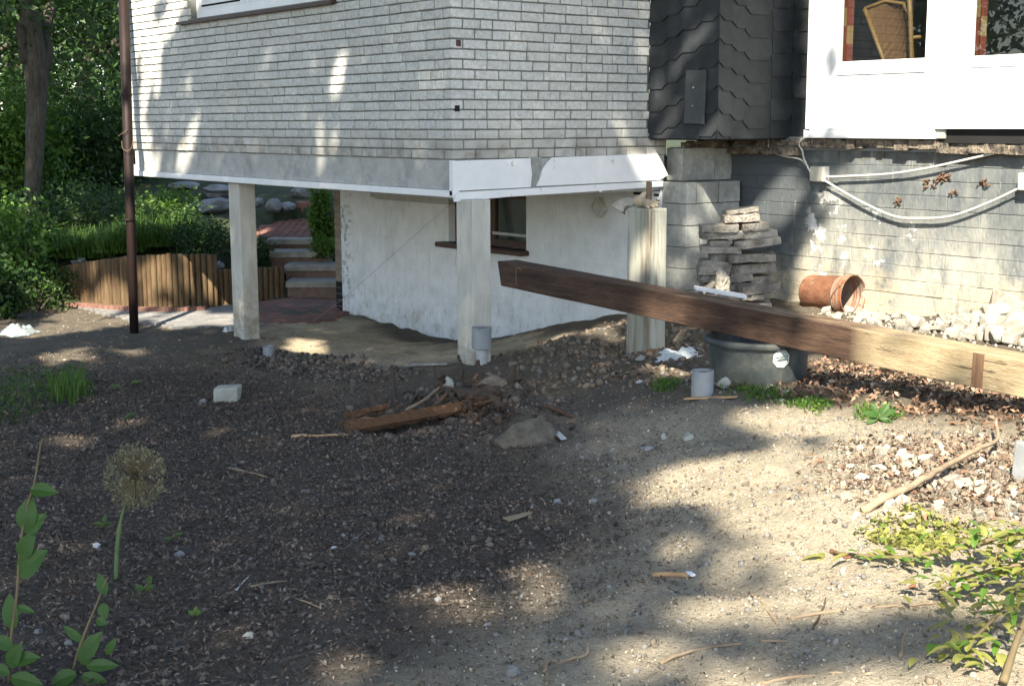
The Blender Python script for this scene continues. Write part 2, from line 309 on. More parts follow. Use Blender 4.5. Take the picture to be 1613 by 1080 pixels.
class MB:
    def __init__(s): s.v = []; s.f = []; s.mi = []
    def add(s, vs, fs, mi=0):
        k = len(s.v); s.v += [tuple(map(float, p)) for p in vs]; s.f += [tuple(i + k for i in f) for f in fs]; s.mi += [mi] * len(fs)
        return s
    def box(s, lo, hi, mi=0):
        x0, y0, z0 = lo; x1, y1, z1 = hi
        return s.add([(x0, y0, z0), (x1, y0, z0), (x1, y1, z0), (x0, y1, z0), (x0, y0, z1), (x1, y0, z1), (x1, y1, z1), (x0, y1, z1)],
                     [(0, 3, 2, 1), (4, 5, 6, 7), (0, 1, 5, 4), (1, 2, 6, 5), (2, 3, 7, 6), (3, 0, 4, 7)], mi)
    def obox(s, c, ax, ay, az, mi=0):
        """box from a centre and three half-axis vectors"""
        c, ax, ay, az = map(lambda q: Vector(q), (c, ax, ay, az)); vs = []
        for k in (-1, 1):
            for (i, j) in ((-1, -1), (1, -1), (1, 1), (-1, 1)): vs.append(c + ax * i + ay * j + az * k)
        return s.add(vs, [(0, 3, 2, 1), (4, 5, 6, 7), (0, 1, 5, 4), (1, 2, 6, 5), (2, 3, 7, 6), (3, 0, 4, 7)], mi)
    def tube(s, pts, rad, n=8, cap=True, mi=0):
        pts = [Vector(p) for p in pts]
        if not hasattr(rad, '__len__'): rad = [rad] * len(pts)
        ref = Vector((0, 0, 1)); rings = []
        for i, p in enumerate(pts):
            t = (pts[min(i + 1, len(pts) - 1)] - pts[max(i - 1, 0)]).normalized()
            a = t.cross(ref)
            if a.length < .05: a = t.cross(Vector((1, 0, 0)))
            a.normalize(); b = a.cross(t).normalized()
            rings.append([p + (a * math.cos(2 * math.pi * j / n) + b * math.sin(2 * math.pi * j / n)) * rad[i] for j in range(n)])
        vs = [q for r in rings for q in r]; fs = []
        for i in range(len(pts) - 1):
            for j in range(n):
                fs.append((i * n + j, i * n + (j + 1) % n, (i + 1) * n + (j + 1) % n, (i + 1) * n + j))
        if cap:
            fs.append(tuple(range(n - 1, -1, -1))); fs.append(tuple((len(pts) - 1) * n + j for j in range(n)))
        return s.add(vs, fs, mi)
    def lathe(s, prof, n=24, mat4=None, mi=0, cap0=False, cap1=False):
        vs = []; fs = []
        for (r, z) in prof:
            for j in range(n):
                p = Vector((r * math.cos(2 * math.pi * j / n), r * math.sin(2 * math.pi * j / n), z))
                vs.append(mat4 @ p if mat4 else p)
        for i in range(len(prof) - 1):
            for j in range(n):
                fs.append((i * n + j, i * n + (j + 1) % n, (i + 1) * n + (j + 1) % n, (i + 1) * n + j))
        if cap0: fs.append(tuple(range(n - 1, -1, -1)))
        if cap1: fs.append(tuple((len(prof) - 1) * n + j for j in range(n)))
        return s.add(vs, fs, mi)
    def prism(s, poly, o, ux, uy, uz, t, mi=0):
        """polygon (u,v) extruded by t along uz"""
        o, ux, uy, uz = Vector(o), Vector(ux), Vector(uy), Vector(uz); n = len(poly)
        a = [o + ux * p[0] + uy * p[1] for p in poly]; b = [q + uz * t for q in a]
        fs = [tuple(range(n - 1, -1, -1)), tuple(range(n, 2 * n))] + [(i, (i + 1) % n, n + (i + 1) % n, n + i) for i in range(n)]
        return s.add(a + b, fs, mi)
    def rock(s, c, rad, seed=0, sub=1, amp=.25, rot=None, mi=0):
        bm = bmesh.new(); bmesh.ops.create_icosphere(bm, subdivisions=sub, radius=1.0)
        q = Quaternion((random.random() - .5, random.random() - .5, random.random() - .5, random.random() - .5)).normalized()
        if rot is None: rot = Matrix.Identity(3)
        for v in bm.verts:
            d = v.co.copy(); k = 1 + amp * mnoise.noise(d * 1.3 + Vector((seed * 3.1, seed * 1.7, seed)))+ amp * .5 * mnoise.noise(d * 2.9 + Vector((seed, seed * 2.1, 9)))
            d = q @ (d * k)
            v.co = d
        bm.verts.index_update()
        vs = [Vector(c) + rot @ Vector((v.co.x * rad[0], v.co.y * rad[1], v.co.z * rad[2])) for v in bm.verts]
        fs = [tuple(v.index for v in f.verts) for f in bm.faces]; bm.free()
        return s.add(vs, fs, mi)
    def mesh(s, name, mats, smooth=False, origin=None):
        vs = s.v
        if origin is not None: vs = [(a - origin[0], b - origin[1], c - origin[2]) for a, b, c in vs]
        me = bpy.data.meshes.new(name); me.from_pydata(vs, [], s.f)
        mats = mats if isinstance(mats, (list, tuple)) else [mats]
        for m in mats: me.materials.append(m)
        if len(mats) > 1: me.polygons.foreach_set('material_index', s.mi)
        if smooth: me.polygons.foreach_set('use_smooth', [True] * len(me.polygons))
        me.update(); return me
    def build(s, name, mats, parent=None, smooth=False, bevel=0.0, auto=None):
        org = None
        if parent is None and s.v:
            a = np.array(s.v); org = ((a[:, 0].min() + a[:, 0].max()) / 2, (a[:, 1].min() + a[:, 1].max()) / 2, a[:, 2].min())
        o = bpy.data.objects.new(name, s.mesh(name, mats, smooth, org))
        link(o, parent)
        if org: o.location = org; PINV[o.name] = Matrix.Translation(-Vector(org))
        if bevel > 0:
            b = o.modifiers.new('bevel', 'BEVEL'); b.width = bevel; b.segments = 2; b.limit_method = 'ANGLE'; b.angle_limit = math.radians(40)
        if auto:
            try: o.data.set_sharp_from_angle(angle=math.radians(auto))
            except Exception: pass
        return o

def pane_sheet(x, y0, z0, y1, z1):
    return MB().add([(x, y0, z0), (x, y0, z1), (x, y1, z1), (x, y1, z0)], [(0, 1, 2, 3)])
def fast(name, verts, quads, mats, parent=None, kind=None, mi=None):
    """big mesh from numpy arrays; quads (n,4) or tris (n,3)"""
    me = bpy.data.meshes.new(name); nv = len(verts); nf, k = quads.shape
    me.vertices.add(nv); me.vertices.foreach_set('co', np.asarray(verts, np.float32).ravel())
    me.loops.add(nf * k); me.loops.foreach_set('vertex_index', np.asarray(quads, np.int32).ravel())
    me.polygons.add(nf); me.polygons.foreach_set('loop_start', np.arange(0, nf * k, k, dtype=np.int32))
    me.polygons.foreach_set('loop_total', np.full(nf, k, np.int32))
    for m in (mats if isinstance(mats, (list, tuple)) else [mats]): me.materials.append(m)
    if mi is not None: me.polygons.foreach_set('material_index', np.asarray(mi, np.int32))
    me.update(calc_edges=True)
    o = bpy.data.objects.new(name, me); link(o, parent)
    if kind: o['kind'] = kind
    return o

def rand_frames(n, up=None, tilt=1.0):
    """n random orthonormal frames; with 'up' the third axis stays near it"""
    a = rng.normal(size=(n, 3))
    if up is not None: a = np.asarray(up) + a * tilt
    z = a / np.linalg.norm(a, axis=1, keepdims=True)
    b = rng.normal(size=(n, 3)); x = np.cross(b, z); x /= np.linalg.norm(x, axis=1, keepdims=True)
    return x, np.cross(z, x), z
def leaf_quads(pts, size, up=(0, 0, .6), tilt=1.0, aspect=.55, fold=.12):
    """a folded four-cornered leaf at each point"""
    n = len(pts); x, y, z = rand_frames(n, up, tilt)
    s = (np.asarray(size) if hasattr(size, '__len__') else np.full(n, size)) * rng.uniform(.7, 1.3, n); s = s[:, None]
    p0 = pts - x * s * .5; p2 = pts + x * s * .5
    p1 = pts + y * s * aspect * .5 + z * s * fold; p3 = pts - y * s * aspect * .5 + z * s * fold
    v = np.stack([p0, p1, p2, p3], 1).reshape(-1, 3); q = np.arange(4 * n).reshape(n, 4)
    return v, q
def crown_points(n, c, rad, hollow=.35, clumps=14, cs=.42, flat=.0):
    """points in clumps spread through an ellipsoid, so that gaps stay open"""
    d = rng.normal(size=(clumps, 3)); d /= np.linalg.norm(d, axis=1, keepdims=True)
    rr = hollow + (1 - hollow) * rng.random(clumps) ** .6; k = d * rr[:, None]
    idx = rng.integers(0, clumps, n)
    g = rng.normal(size=(n, 3)) * cs * .5
    p = (k[idx] + g) * np.asarray(rad) + np.asarray(c)
    return p

# ------------------------------------------------------------------ terrain
def tub_pt(): return PD(1207, 610, 7.8)
GP = []
for px, py, z in ((806, 1079, -1.25), (0, 1079, -1.28), (1612, 1079, -1.13), (400, 1079, -1.26), (1200, 1079, -1.18),
                  (300, 850, -1.39), (0, 850, -1.42), (806, 850, -1.32), (1300, 850, -1.15), (1600, 850, -1.08),
                  (300, 700, -1.56), (600, 700, -1.47), (806, 700, -1.38), (1000, 700, -1.30), (1300, 700, -1.18), (1600, 700, -1.10),
                  (0, 700, -1.60), (0, 600, -1.84), (300, 600, -1.76), (500, 600, -1.72), (650, 600, -1.67), (860, 580, -1.60),
                  (900, 620, -1.42), (1100, 622, -1.215), (1300, 640, -1.185), (1450, 645, -1.14), (1612, 690, -1.10),
                  (60, 482, -2.24), (200, 478, -2.20), (330, 470, -2.17), (0, 540, -2.05), (450, 535, -2.03), (600, 560, -1.86),
                  (900, 528, -1.58), (985, 508, -1.50), (1075, 562, -1.30), (450, 470, -2.1), (530, 475, -2.12)):
    GP.append(PZ(px, py, z))
GP.append(tub_pt())
GP += [np.array(q, float) for q in ((.05, -.25, -1.72), (.2, -2.2, -1.385), (.07, 4.09, -2.05), (-.38, 6.09, -2.17), (2.4, 5.9, -2.14), (2.45, 3.4, -2.2),
       (2.45, 2.0, -1.98), (2.4, .6, -1.62), (3.2, -.3, -1.44), (3.2, -1.0, -1.37), (3.2, -2, -1.37), (3.2, -3.3, -1.27), (3.2, -5, -1.15),
       (1.2, -2.4, -1.3), (1.0, -3.6, -1.26), (-12, -12, -1.1), (-14, 4, -2.1), (-10, 12, -2.4), (4, 14, -2.3), (10, -12, -.9), (0, -14, -1.0),
       (30, 30, -2.3), (-30, 30, -2.6), (-40, -10, -1.6), (30, -30, -.8), (-20, -30, -1.0), (9, 6, -2.0), (-8, 2, -1.9))]
GP = np.array(GP)
def _tps(d2): return np.where(d2 > 1e-9, .5 * d2 * np.log(np.maximum(d2, 1e-9)), 0)
_n = len(GP); _d = ((GP[:, None, :2] - GP[None, :, :2]) ** 2).sum(-1)
_A = np.zeros((_n + 3, _n + 3)); _A[:_n, :_n] = _tps(_d) + np.eye(_n) * .02; _A[:_n, _n] = 1; _A[:_n, _n + 1:] = GP[:, :2]; _A[_n, :_n] = 1; _A[_n + 1:, :_n] = GP[:, :2].T
_W = np.linalg.solve(_A, np.concatenate([GP[:, 2], np.zeros(3)]))
BUMPS = []          # x, y, radius, height
for px, py, z, r, h in ((650, 668, -1.52, .34, -.10), (830, 685, -1.40, .16, .14), (900, 560, -1.5, .5, .05), (720, 625, -1.55, .28, .07), (480, 575, -1.85, .30, .06),
                        (560, 570, -1.83, .22, .05), (1120, 815, -1.2, .35, .045), (980, 830, -1.24, .4, -.03), (1430, 740, -1.06, .5, .05), (1260, 690, -1.1, .4, .03),
                        (520, 545, -1.98, .6, -.06), (680, 555, -1.9, .5, -.05), (1040, 640, -1.2, .4, .03), (930, 540, -1.55, .45, .09), (850, 565, -1.62, .3, .05), (1330, 790, -1.1, .3, .04), (1180, 900, -1.2, .3, -.03)):
    p = PZ(px, py, z); BUMPS.append((p[0], p[1], r, h))
BUMPS = np.array(BUMPS)
def _hash(ix, iy, s): 
    h = np.sin(ix * 127.1 + iy * 311.7 + s * 74.7) * 43758.5453
    return h - np.floor(h)
def vnoise(x, y, s=0):
    ix, iy = np.floor(x), np.floor(y); fx, fy = x - ix, y - iy; fx = fx * fx * (3 - 2 * fx); fy = fy * fy * (3 - 2 * fy)
    return (_hash(ix, iy, s) * (1 - fx) + _hash(ix + 1, iy, s) * fx) * (1 - fy) + (_hash(ix, iy + 1, s) * (1 - fx) + _hash(ix + 1, iy + 1, s) * fx) * fy
def fbm(x, y, s=0, o=4):
    r = 0; a = .5
    for k in range(o): r = r + a * (vnoise(x, y, s + k) - .5); x = x * 2.03 + 3.1; y = y * 2.03 - 1.7; a *= .5
    return r
def gz(x, y, fine=True):
    x = np.atleast_1d(np.asarray(x, float)); y = np.atleast_1d(np.asarray(y, float)); sh = x.shape; x = x.ravel(); y = y.ravel()
    z = np.empty(len(x))
    for i in range(0, len(x), 20000):
        xs, ys = x[i:i + 20000], y[i:i + 20000]
        d = (xs[:, None] - GP[None, :, 0]) ** 2 + (ys[:, None] - GP[None, :, 1]) ** 2
        z[i:i + 20000] = _tps(d) @ _W[:_n] + _W[_n] + xs * _W[_n + 1] + ys * _W[_n + 2]
        for b in BUMPS: z[i:i + 20000] += b[3] * np.exp(-((xs - b[0]) ** 2 + (ys - b[1]) ** 2) / b[2] ** 2)
    if fine:
        z += fbm(x * 1.1, y * 1.1, 3) * .07 + fbm(x * 4, y * 4, 11) * .075 + fbm(x * 13, y * 13, 21, 3) * .034
    return z.reshape(sh)
def g1(x, y): return float(gz([x], [y])[0])
def GND(px, py, it=12):
    """where the view ray of a photo point meets the ground"""
    d = ray(px, py); lo, hi = 2.5, 40.0; s = lo; prev = lo
    while s < hi:
        p = CP + d * s
        if p[2] < g1(p[0], p[1]): break
        prev = s; s += .25
    a, b = prev, s
    for _ in range(it):
        m = (a + b) / 2; p = CP + d * m
        if p[2] < g1(p[0], p[1]): b = m
        else: a = m
    p = CP + d * b; return np.array([p[0], p[1], g1(p[0], p[1])])

def axis_steps(lo, hi, step, far, grow=1.22):
    a = list(np.arange(lo, hi + step / 2, step)); s = step; x = a[-1]
    while x < far: s *= grow; x += s; a.append(x)
    s = step; x = a[0]; pre = []
    while x > -far: s *= grow; x -= s; pre.append(x)
    return np.array(pre[::-1] + a)
gx = axis_steps(-6.6, 3.4, .042, 160); gy = axis_steps(-8.2, 8.6, .05, 160)
XX, YY = np.meshgrid(gx, gy, indexing='ij')
ZZ = np.empty_like(XX)
_near = (XX > -60) & (XX < 60) & (YY > -60) & (YY < 60)
ZZ[:] = -2.0; ZZ[_near] = gz(XX[_near], YY[_near])
_t = np.clip((np.hypot(XX, YY) - 25) / 30, 0, 1); ZZ = ZZ * (1 - _t) + (-2.0) * _t

def poly_sd(x, y, poly):
    """signed distance to a polygon, positive inside"""
    poly = np.asarray(poly); ins = np.zeros(x.shape, bool); dm = np.full(x.shape, 1e9)
    for i in range(len(poly)):
        ax, ay = poly[i]; bx, by = poly[(i + 1) % len(poly)]
        ins ^= ((ay > y) != (by > y)) & (x < (bx - ax) * (y - ay) / (by - ay + 1e-12) + ax)
        t = np.clip(((x - ax) * (bx - ax) + (y - ay) * (by - ay)) / ((bx - ax) ** 2 + (by - ay) ** 2 + 1e-12), 0, 1)
        dm = np.minimum(dm, np.hypot(x - ax - t * (bx - ax), y - ay - t * (by - ay)))
    return np.where(ins, dm, -dm)
def ground_poly(pts): return [tuple(GND(a, b)[:2]) for a, b in pts]
MULCH = ground_poly([(-500, 1300), (-300, 700), (0, 610), (200, 580), (350, 585), (520, 640), (560, 695), (760, 700), (880, 745), (925, 830), (880, 900), (760, 960), (560, 1000), (420, 1075), (300, 1300)])
SAND = ground_poly([(960, 655), (1150, 640), (1330, 655), (1613, 690), (1900, 760), (1900, 1300), (1100, 1300), (780, 1200), (700, 1079), (860, 960), (940, 850), (930, 760)])
PIT = ground_poly([(400, 520), (430, 548), (560, 572), (700, 575), (780, 560), (900, 530), (830, 530), (690, 545), (560, 500), (430, 505)])
LEAFY = ground_poly([(1265, 588), (1290, 570), (1420, 590), (1613, 628), (1800, 670), (1800, 730), (1613, 668), (1400, 640), (1280, 622)])
RUB = ground_poly([(1240, 480), (1380, 492), (1613, 500), (1800, 520), (1800, 610), (1613, 565), (1400, 520), (1240, 490)])
def zone(poly, x, y, soft, s): return np.clip(.5 + (poly_sd(x, y, poly) + fbm(x * 3, y * 3, s) * .5) / soft, 0, 1)
# the ground attribute: r = bark mulch, g = pale sandy soil, b = dug-out sand under the house
near2 = (XX > -9) & (XX < 5) & (YY > -10) & (YY < 10)
Rm = np.zeros_like(XX); Gm = np.zeros_like(XX); Bm = np.zeros_like(XX)
Rm[near2] = zone(MULCH, XX[near2], YY[near2], .45, 31); Gm[near2] = zone(SAND, XX[near2], YY[near2], .6, 37); Bm[near2] = zone(PIT, XX[near2], YY[near2], .4, 41)
nx, ny = XX.shape
idx = np.arange(nx * ny).reshape(nx, ny)
quads = np.stack([idx[:-1, :-1], idx[1:, :-1], idx[1:, 1:], idx[:-1, 1:]], -1).reshape(-1, 4)
gmat = bpy.data.materials.new('bare_garden_soil'); gmat.use_nodes = True
def soil_nodes(m):
    n = m.node_tree.nodes; L = m.node_tree.links; b = n['Principled BSDF']; b.inputs['Roughness'].default_value = .95; b.inputs['Specular IOR Level'].default_value = .15
    at = n.new('ShaderNodeAttribute'); at.attribute_name = 'soil'; sp = n.new('ShaderNodeSeparateColor'); L.new(at.outputs['Color'], sp.inputs[0])
    g = n.new('ShaderNodeNewGeometry')
    def noise(s, d=8, r=.7):
        t = n.new('ShaderNodeTexNoise'); t.inputs['Scale'].default_value = s; t.inputs['Detail'].default_value = d; t.inputs['Roughness'].default_value = r
        L.new(g.outputs['Position'], t.inputs['Vector']); return t.outputs['Fac']
    def ramp(f, a, bb, p0=.33, p1=.67):
        r = n.new('ShaderNodeValToRGB'); r.color_ramp.elements[0].position = p0; r.color_ramp.elements[1].position = p1
        r.color_ramp.elements[0].color = (*a, 1); r.color_ramp.elements[1].color = (*bb, 1); L.new(f, r.inputs[0]); return r.outputs[0]
    def mix(f, a, bb):
        x = n.new('ShaderNodeMix'); x.data_type = 'RGBA'; L.new(f, x.inputs[0]); L.new(a, x.inputs[6]); L.new(bb, x.inputs[7]); return x.outputs[2]
    fine = noise(38); mid = noise(7)
    base = mix(noise(1.7), ramp(fine, (.060, .054, .044), (.175, .155, .125)), ramp(mid, (.10, .085, .062), (.20, .165, .115)))
    mul = mix(noise(2.2), ramp(fine, (.036, .032, .028), (.11, .095, .080)), ramp(fine, (.060, .048, .037), (.17, .138, .105)))
    sand = mix(noise(1.3), ramp(fine, (.28, .24, .17), (.50, .435, .32)), ramp(mid, (.33, .29, .205), (.46, .405, .30)))
    pit = ramp(mid, (.40, .33, .22), (.56, .48, .345))
    c = mix(sp.outputs[1], base, sand); c = mix(sp.outputs[2], c, pit); c = mix(sp.outputs[0], c, mul)
    def thr(f, lo, hi, g_):
        mr = n.new('ShaderNodeMapRange'); mr.inputs[1].default_value = lo; mr.inputs[2].default_value = hi; mr.inputs[4].default_value = g_; L.new(f, mr.inputs[0]); return mr.outputs[0]
    def flat(col):
        r = n.new('ShaderNodeRGB'); r.outputs[0].default_value = (*col, 1); return r.outputs[0]
    # patches where earth of the other kind shows, crumbs of humus, pale grit
    c = mix(thr(noise(2.4), .54, .70, .6), c, ramp(fine, (.10, .090, .072), (.20, .18, .145)))
    c = mix(thr(noise(26, 6, .8), .56, .64, .55), c, flat((.055, .046, .036)))
    c = mix(thr(noise(95, 3, .6), .60, .66, .7), c, flat((.050, .040, .030)))
    c = mix(thr(noise(120, 3, .6), .64, .69, .6), c, flat((.38, .35, .29)))
    L.new(c, b.inputs['Base Color'])
    bp = n.new('ShaderNodeBump'); bp.inputs['Strength'].default_value = .9; bp.inputs['Distance'].default_value = .022
    ad = n.new('ShaderNodeMath'); ad.operation = 'ADD'; L.new(noise(24, 7, .75), ad.inputs[0]); L.new(noise(90, 4), ad.inputs[1]); L.new(ad.outputs[0], bp.inputs['Height'])
    L.new(bp.outputs[0], b.inputs['Normal'])
soil_nodes(gmat)
ground = fast('ground', np.stack([XX, YY, ZZ], -1).reshape(-1, 3), quads, gmat, kind='structure')
ca = ground.data.color_attributes.new('soil', 'FLOAT_COLOR', 'POINT')
ca.data.foreach_set('color', np.stack([Rm, Gm, Bm, np.ones_like(Rm)], -1).reshape(-1).astype(np.float32))
ground.data.polygons.foreach_set('use_smooth', [True] * len(ground.data.polygons))

# planted bank behind the palisade, rising to the back of the garden
bx = np.linspace(-14, 22, 70); by = np.linspace(7.2, 60, 90); BX, BY = np.meshgrid(bx, by, indexing='ij')
def bank_z(x, y):
    d = (x * .6087 + y * .777)                 # distance along the view direction
    return -2.6 + np.clip((d - 6.6) / 1.3, 0, 1) * 1.05 + np.clip((d - 7.5) / 6, 0, 1) * 1.0 + np.clip((d - 16) / 30, 0, 1) * 1.0 + fbm(x * .9, y * .9, 5) * .15 - np.clip((x - .55 * (y - 7) - 1.75) / .4, 0, 1) * 3 * (d < 9.8)
BZ = bank_z(BX, BY)
ib = np.arange(70 * 90).reshape(70, 90)
bank = fast('garden_bank', np.stack([BX, BY, BZ], -1).reshape(-1, 3), np.stack([ib[:-1, :-1], ib[1:, :-1], ib[1:, 1:], ib[:-1, 1:]], -1).reshape(-1, 4),
            mat('planted_bank_soil', (.02, .03, .012), (.05, .06, .028), 6, .95, .6), kind='structure')
bank.data.polygons.foreach_set('use_smooth', [True] * len(bank.data.polygons))

# ------------------------------------------------------------------ the house
H = .08333; TOP = 3.1
house = thing('brick_house', 'grey brick house raised on white columns, with slate cladding and a white window front', 'house', (1.2, 3.4, -.35))
WL = 6.8
# left facade wall backing with a window opening, right facade backing
wy0, wy1, wz0 = 1.90, 5.07, 1.46
m = MB()
m.box((.012, 0.012, 0), (.25, wy0, TOP)); m.box((.012, wy1, 0), (.25, WL, TOP)); m.box((.012, wy0, 0), (.25, wy1, wz0)); m.box((.012, wy0, 2.75), (.25, wy1, TOP))
lw = m.build('long_wall', MT['mortar'], house)
m = MB(); m.box((.25, .012, .0), (2.29, .25, TOP)); m.box((2.29, .012, .0), (2.52, .25, .17))
rw = m.build('gable_wall', MT['mortar'], house)
# bricks: shared meshes, front edges eased, six variants
def brick_mesh(L, d, seed):
    """lies along +x from 0 to L, front face at y=0 looking to -y, h .0715"""
    r = random.Random(seed); h = .0715; e = .004
    j = lambda a=.0030: r.uniform(-a, a)
    vs = [(j(), e, j()), (L + j(), e, j()), (L + j(), e, h + j()), (j(), e, h + j()),
          (e * 1.6, j(), e), (L - e * 1.6, j(), e), (L - e * 1.6, j(), h - e), (e * 1.6, j(), h - e),
          (0, d, 0), (L, d, 0), (L, d, h), (0, d, h)]
    fs = [(4, 5, 6, 7), (0, 1, 5, 4), (1, 2, 6, 5), (2, 3, 7, 6), (3, 0, 4, 7), (0, 8, 9, 1), (1, 9, 10, 2), (2, 10, 11, 3), (3, 11, 8, 0)]
    me = bpy.data.meshes.new('brick'); me.from_pydata(vs, [], fs); me.materials.append(MT['brick']); return me, vs, fs
BM = {}
def bmesh_for(L, d=.05):
    k = round(L, 3)
    if k not in BM: BM[k] = [brick_mesh(k, d, len(BM) * 7 + q) for q in range(3)]
    return random.choice(BM[k])
RZ90 = Matrix(((0, 1, 0, 0), (-1, 0, 0, 0), (0, 0, 1, 0), (0, 0, 0, 1)))  # x->-y, y->x : a brick of the long wall looks to -x
bricks = []     # (distance, mesh record, matrix, wall)
def course(n, start, end, skip=None):
    """lengths of a wild bond from start to end"""
    out = []; x = start; r = random.Random(n * 13 + int(end * 10)); heads = 0
    while x < end - .03:
        L = .24 if r.random() < .74 else (.115 if r.random() < .55 else .175)
        if x + L > end: L = end - x
        if L > .03: out.append((x, L))
        x += L + .0115
    return out
for k in range(26):
    z = k * H + .006
    # corner bricks alternate: long along one wall, then the other
    e = .24 if k % 2 else .115
    for (x0, L) in course(k, (.24 if k % 2 == 0 else .115) + .0115, 2.275 if k > 1 else 2.50):
        bricks.append((Matrix.Translation((x0, random.uniform(-.004, .003), z)), bmesh_for(L), rw, V((x0, 0, z))))
    y = e + .0115; 
    for (y0, L) in course(k + 50, y, WL):
        y1 = y0 + L
        if z > wz0 - .06 and z < 2.75:
            if y0 >= wy0 - .02 and y1 <= wy1 + .02: continue
            if y0 < wy0 < y1: y1 = wy0; L = y1 - y0
            if y0 < wy1 < y1: y0 = wy1; L = y1 - y0
            if L < .04: continue
        Mx = Matrix.Translation((random.uniform(-.004, .003), y1, z)) @ RZ90
        bricks.append((Mx, bmesh_for(L), lw, V((0, y0, z))))
bricks.sort(key=lambda b: (b[3] - V(CP)).length if b[3].z < 1.75 else 90)
stuff = {}
cnt = 0
CORN = MB()
for k in range(26):
    lx, ly = (.24, .115) if k % 2 == 0 else (.115, .24)
    j = random.uniform(-.001, .001); z = k * H + .006
    b = MB(); b.box((j, j, z), (lx, ly, z + .0715))
    o = b.build('corner_brick', MT['brick'], lw, bevel=.008); cnt += 1
for (Mx, rec, par, p) in bricks:
    if cnt < 300:
        o = bpy.data.objects.new('brick', rec[0]); o.matrix_basis = Mx; link(o, par); cnt += 1
    else:
        s = stuff.setdefault(par.name, (MB(), par)); s[0].add([Mx @ Vector(v) for v in rec[1]], rec[2])
for s, par in stuff.values():
    o = s.build('distant_brick', MT['brick'], par); o['kind'] = 'stuff'
# two square putlog holes, one brown plug, one broken
for (px, py, mm) in ((722, 68, 'sill'), (720, 171, 'dark')):
    p = PY(px, py, 0); b = MB(); b.box((p[0] - .024, -.004, p[2] - .026), (p[0] + .024, .02, p[2] + .026)); b.build('putlog_plug', MT[mm], rw)
# window reveal and the left window
m = MB(); m.box((.0125, wy1 - .004, wz0 - .02), (.115, wy1, 2.75)); 
win = MB(); yA, yB = 1.97, 5.06; xw = .115
def rail(mb, y0, y1, z0, z1, x0, x1): mb.box((x0, y0, z0), (x1, y1, z1))
rail(win, yA, yB, 1.475, 1.565, xw, xw + .07); rail(win, yA, yB, 2.66, 2.75, xw, xw + .07)
rail(win, yB - .085, yB, 1.565, 2.66, xw, xw + .07); rail(win, yA, yA + .085, 1.565, 2.66, xw, xw + .07); rail(win, 3.82, 3.95, 1.565, 2.66, xw, xw + .07)
wf = win.build('window', MT['frame'], house, bevel=.004)
for (a, b2) in ((yA + .088, 3.817), (3.953, yB - .088)):
    s = MB(); s.box((xw + .012, a, 1.568), (xw + .062, b2, 1.66)); s.box((xw + .012, a, 1.66), (xw + .062, a + .075, 2.65)); s.box((xw + .012, b2 - .075, 1.66), (xw + .062, b2, 2.65))
    s.build('sash', MT['frame'], wf, bevel=.004)
    s = pane_sheet(xw + .035, a + .076, 1.661, b2 - .076, 2.65); s.build('pane', MT['glass'], wf)
    # lace net hanging behind the pane
    s = MB(); nn = 26
    for q in range(nn):
        yy = a + .06 + (b2 - a - .12) * q / nn; s.box((xw + .10 + .012 * math.sin(q * 1.9), yy, 1.62), (xw + .103 + .012 * math.sin(q * 1.9), yy + (b2 - a - .12) / nn * .93, 2.62))
    s.build('net_curtain', MT['old_white'], wf)
m = MB()
m.prism([(-.06, .0), (.115, .022), (.115, .002), (-.06, -.034)], (0, 1.83, 1.437), (1, 0, 0), (0, 0, 1), (0, 1, 0), 3.41)
m.build('window_sill', MT['sill'], house)
# vent grille strip low in the left sash
m = MB()
for q in range(30): m.box((xw + .004, 4.02 + q * .031, 1.592), (xw + .012, 4.02 + q * .031 + .018, 1.612))
g = m.build('vent_slot', MT['dark'], house); g['kind'] = 'stuff'
# concrete band under the long wall, with a white strip at its foot
m = MB(); m.box((.02, .013, -.255), (.033, WL - .05, -.002)); m.box((.033, .251, -.255), (.3, WL - .05, -.002)); 
m.build('concrete_band', MT['concrete_band'], house)
# ragged crust along the band's lower third
m = MB(); y = .2
while y < WL - .4:
    L = random.uniform(.25, .7); h = random.uniform(.03, .075)
    m.prism([(0, 0), (L, 0), (L, h * random.uniform(.7, 1.2)), (L * .6, h * random.uniform(.8, 1.3)), (L * .25, h)], (.0155, y, -.254), (0, 1, 0), (0, 0, 1), (1, 0, 0), .006); y += L
m.build('render_crust', MT['concrete_band'], house)
m = MB(); y = -.012
while y < WL:
    L = random.uniform(1.4, 2.4); y2 = min(y + L, WL + .01); m.box((-.012, y, -.318 + random.uniform(-.004, .004)), (.06, y2 - .004, -.258)); y = y2
m.build('edge_strip', MT['old_white'], house, bevel=.004)
# white fascia on the gable side: two boards, a gap where one has broken away, a torn right end
def frag(poly, y0, t, name, mm, bev=.003):
    m = MB(); m.prism(poly, (0, y0, 0), (1, 0, 0), (0, 0, 1), (0, -1, 0), t); return m.build(name, MT[mm], house, bevel=bev)
def xz(px, py, y=-.02): p = PY(px, py, y); return (p[0], p[2])
frag([xz(716, 301), xz(836, 295), xz(838, 275), xz(836, 256), xz(836, 249), xz(716, 254)], .0, .022, 'fascia_board', 'old_white')
frag([xz(846, 293.5), xz(1000, 286), xz(1040, 283.5), xz(1053, 276), xz(1046, 262), xz(1036, 242.5), xz(870, 248), xz(862, 256), xz(855, 268), xz(852, 280)], .0, .022, 'fascia_board', 'old_white')
frag([xz(716, 318), xz(800, 310), xz(942, 301), xz(944, 303), xz(948, 300.5), xz(1043, 294), xz(1043, 285), xz(716, 303)], .0, .036, 'fascia_strip', 'old_white')
frag([xz(836, 296), xz(856, 294), xz(856, 247), xz(836, 248)], .012, .011, 'bare_concrete', 'pier', 0)
m = MB(); m.box((-.012, -.02, -.30), (.012, .03, -.004)); m.build('corner_board', MT['old_white'], house)
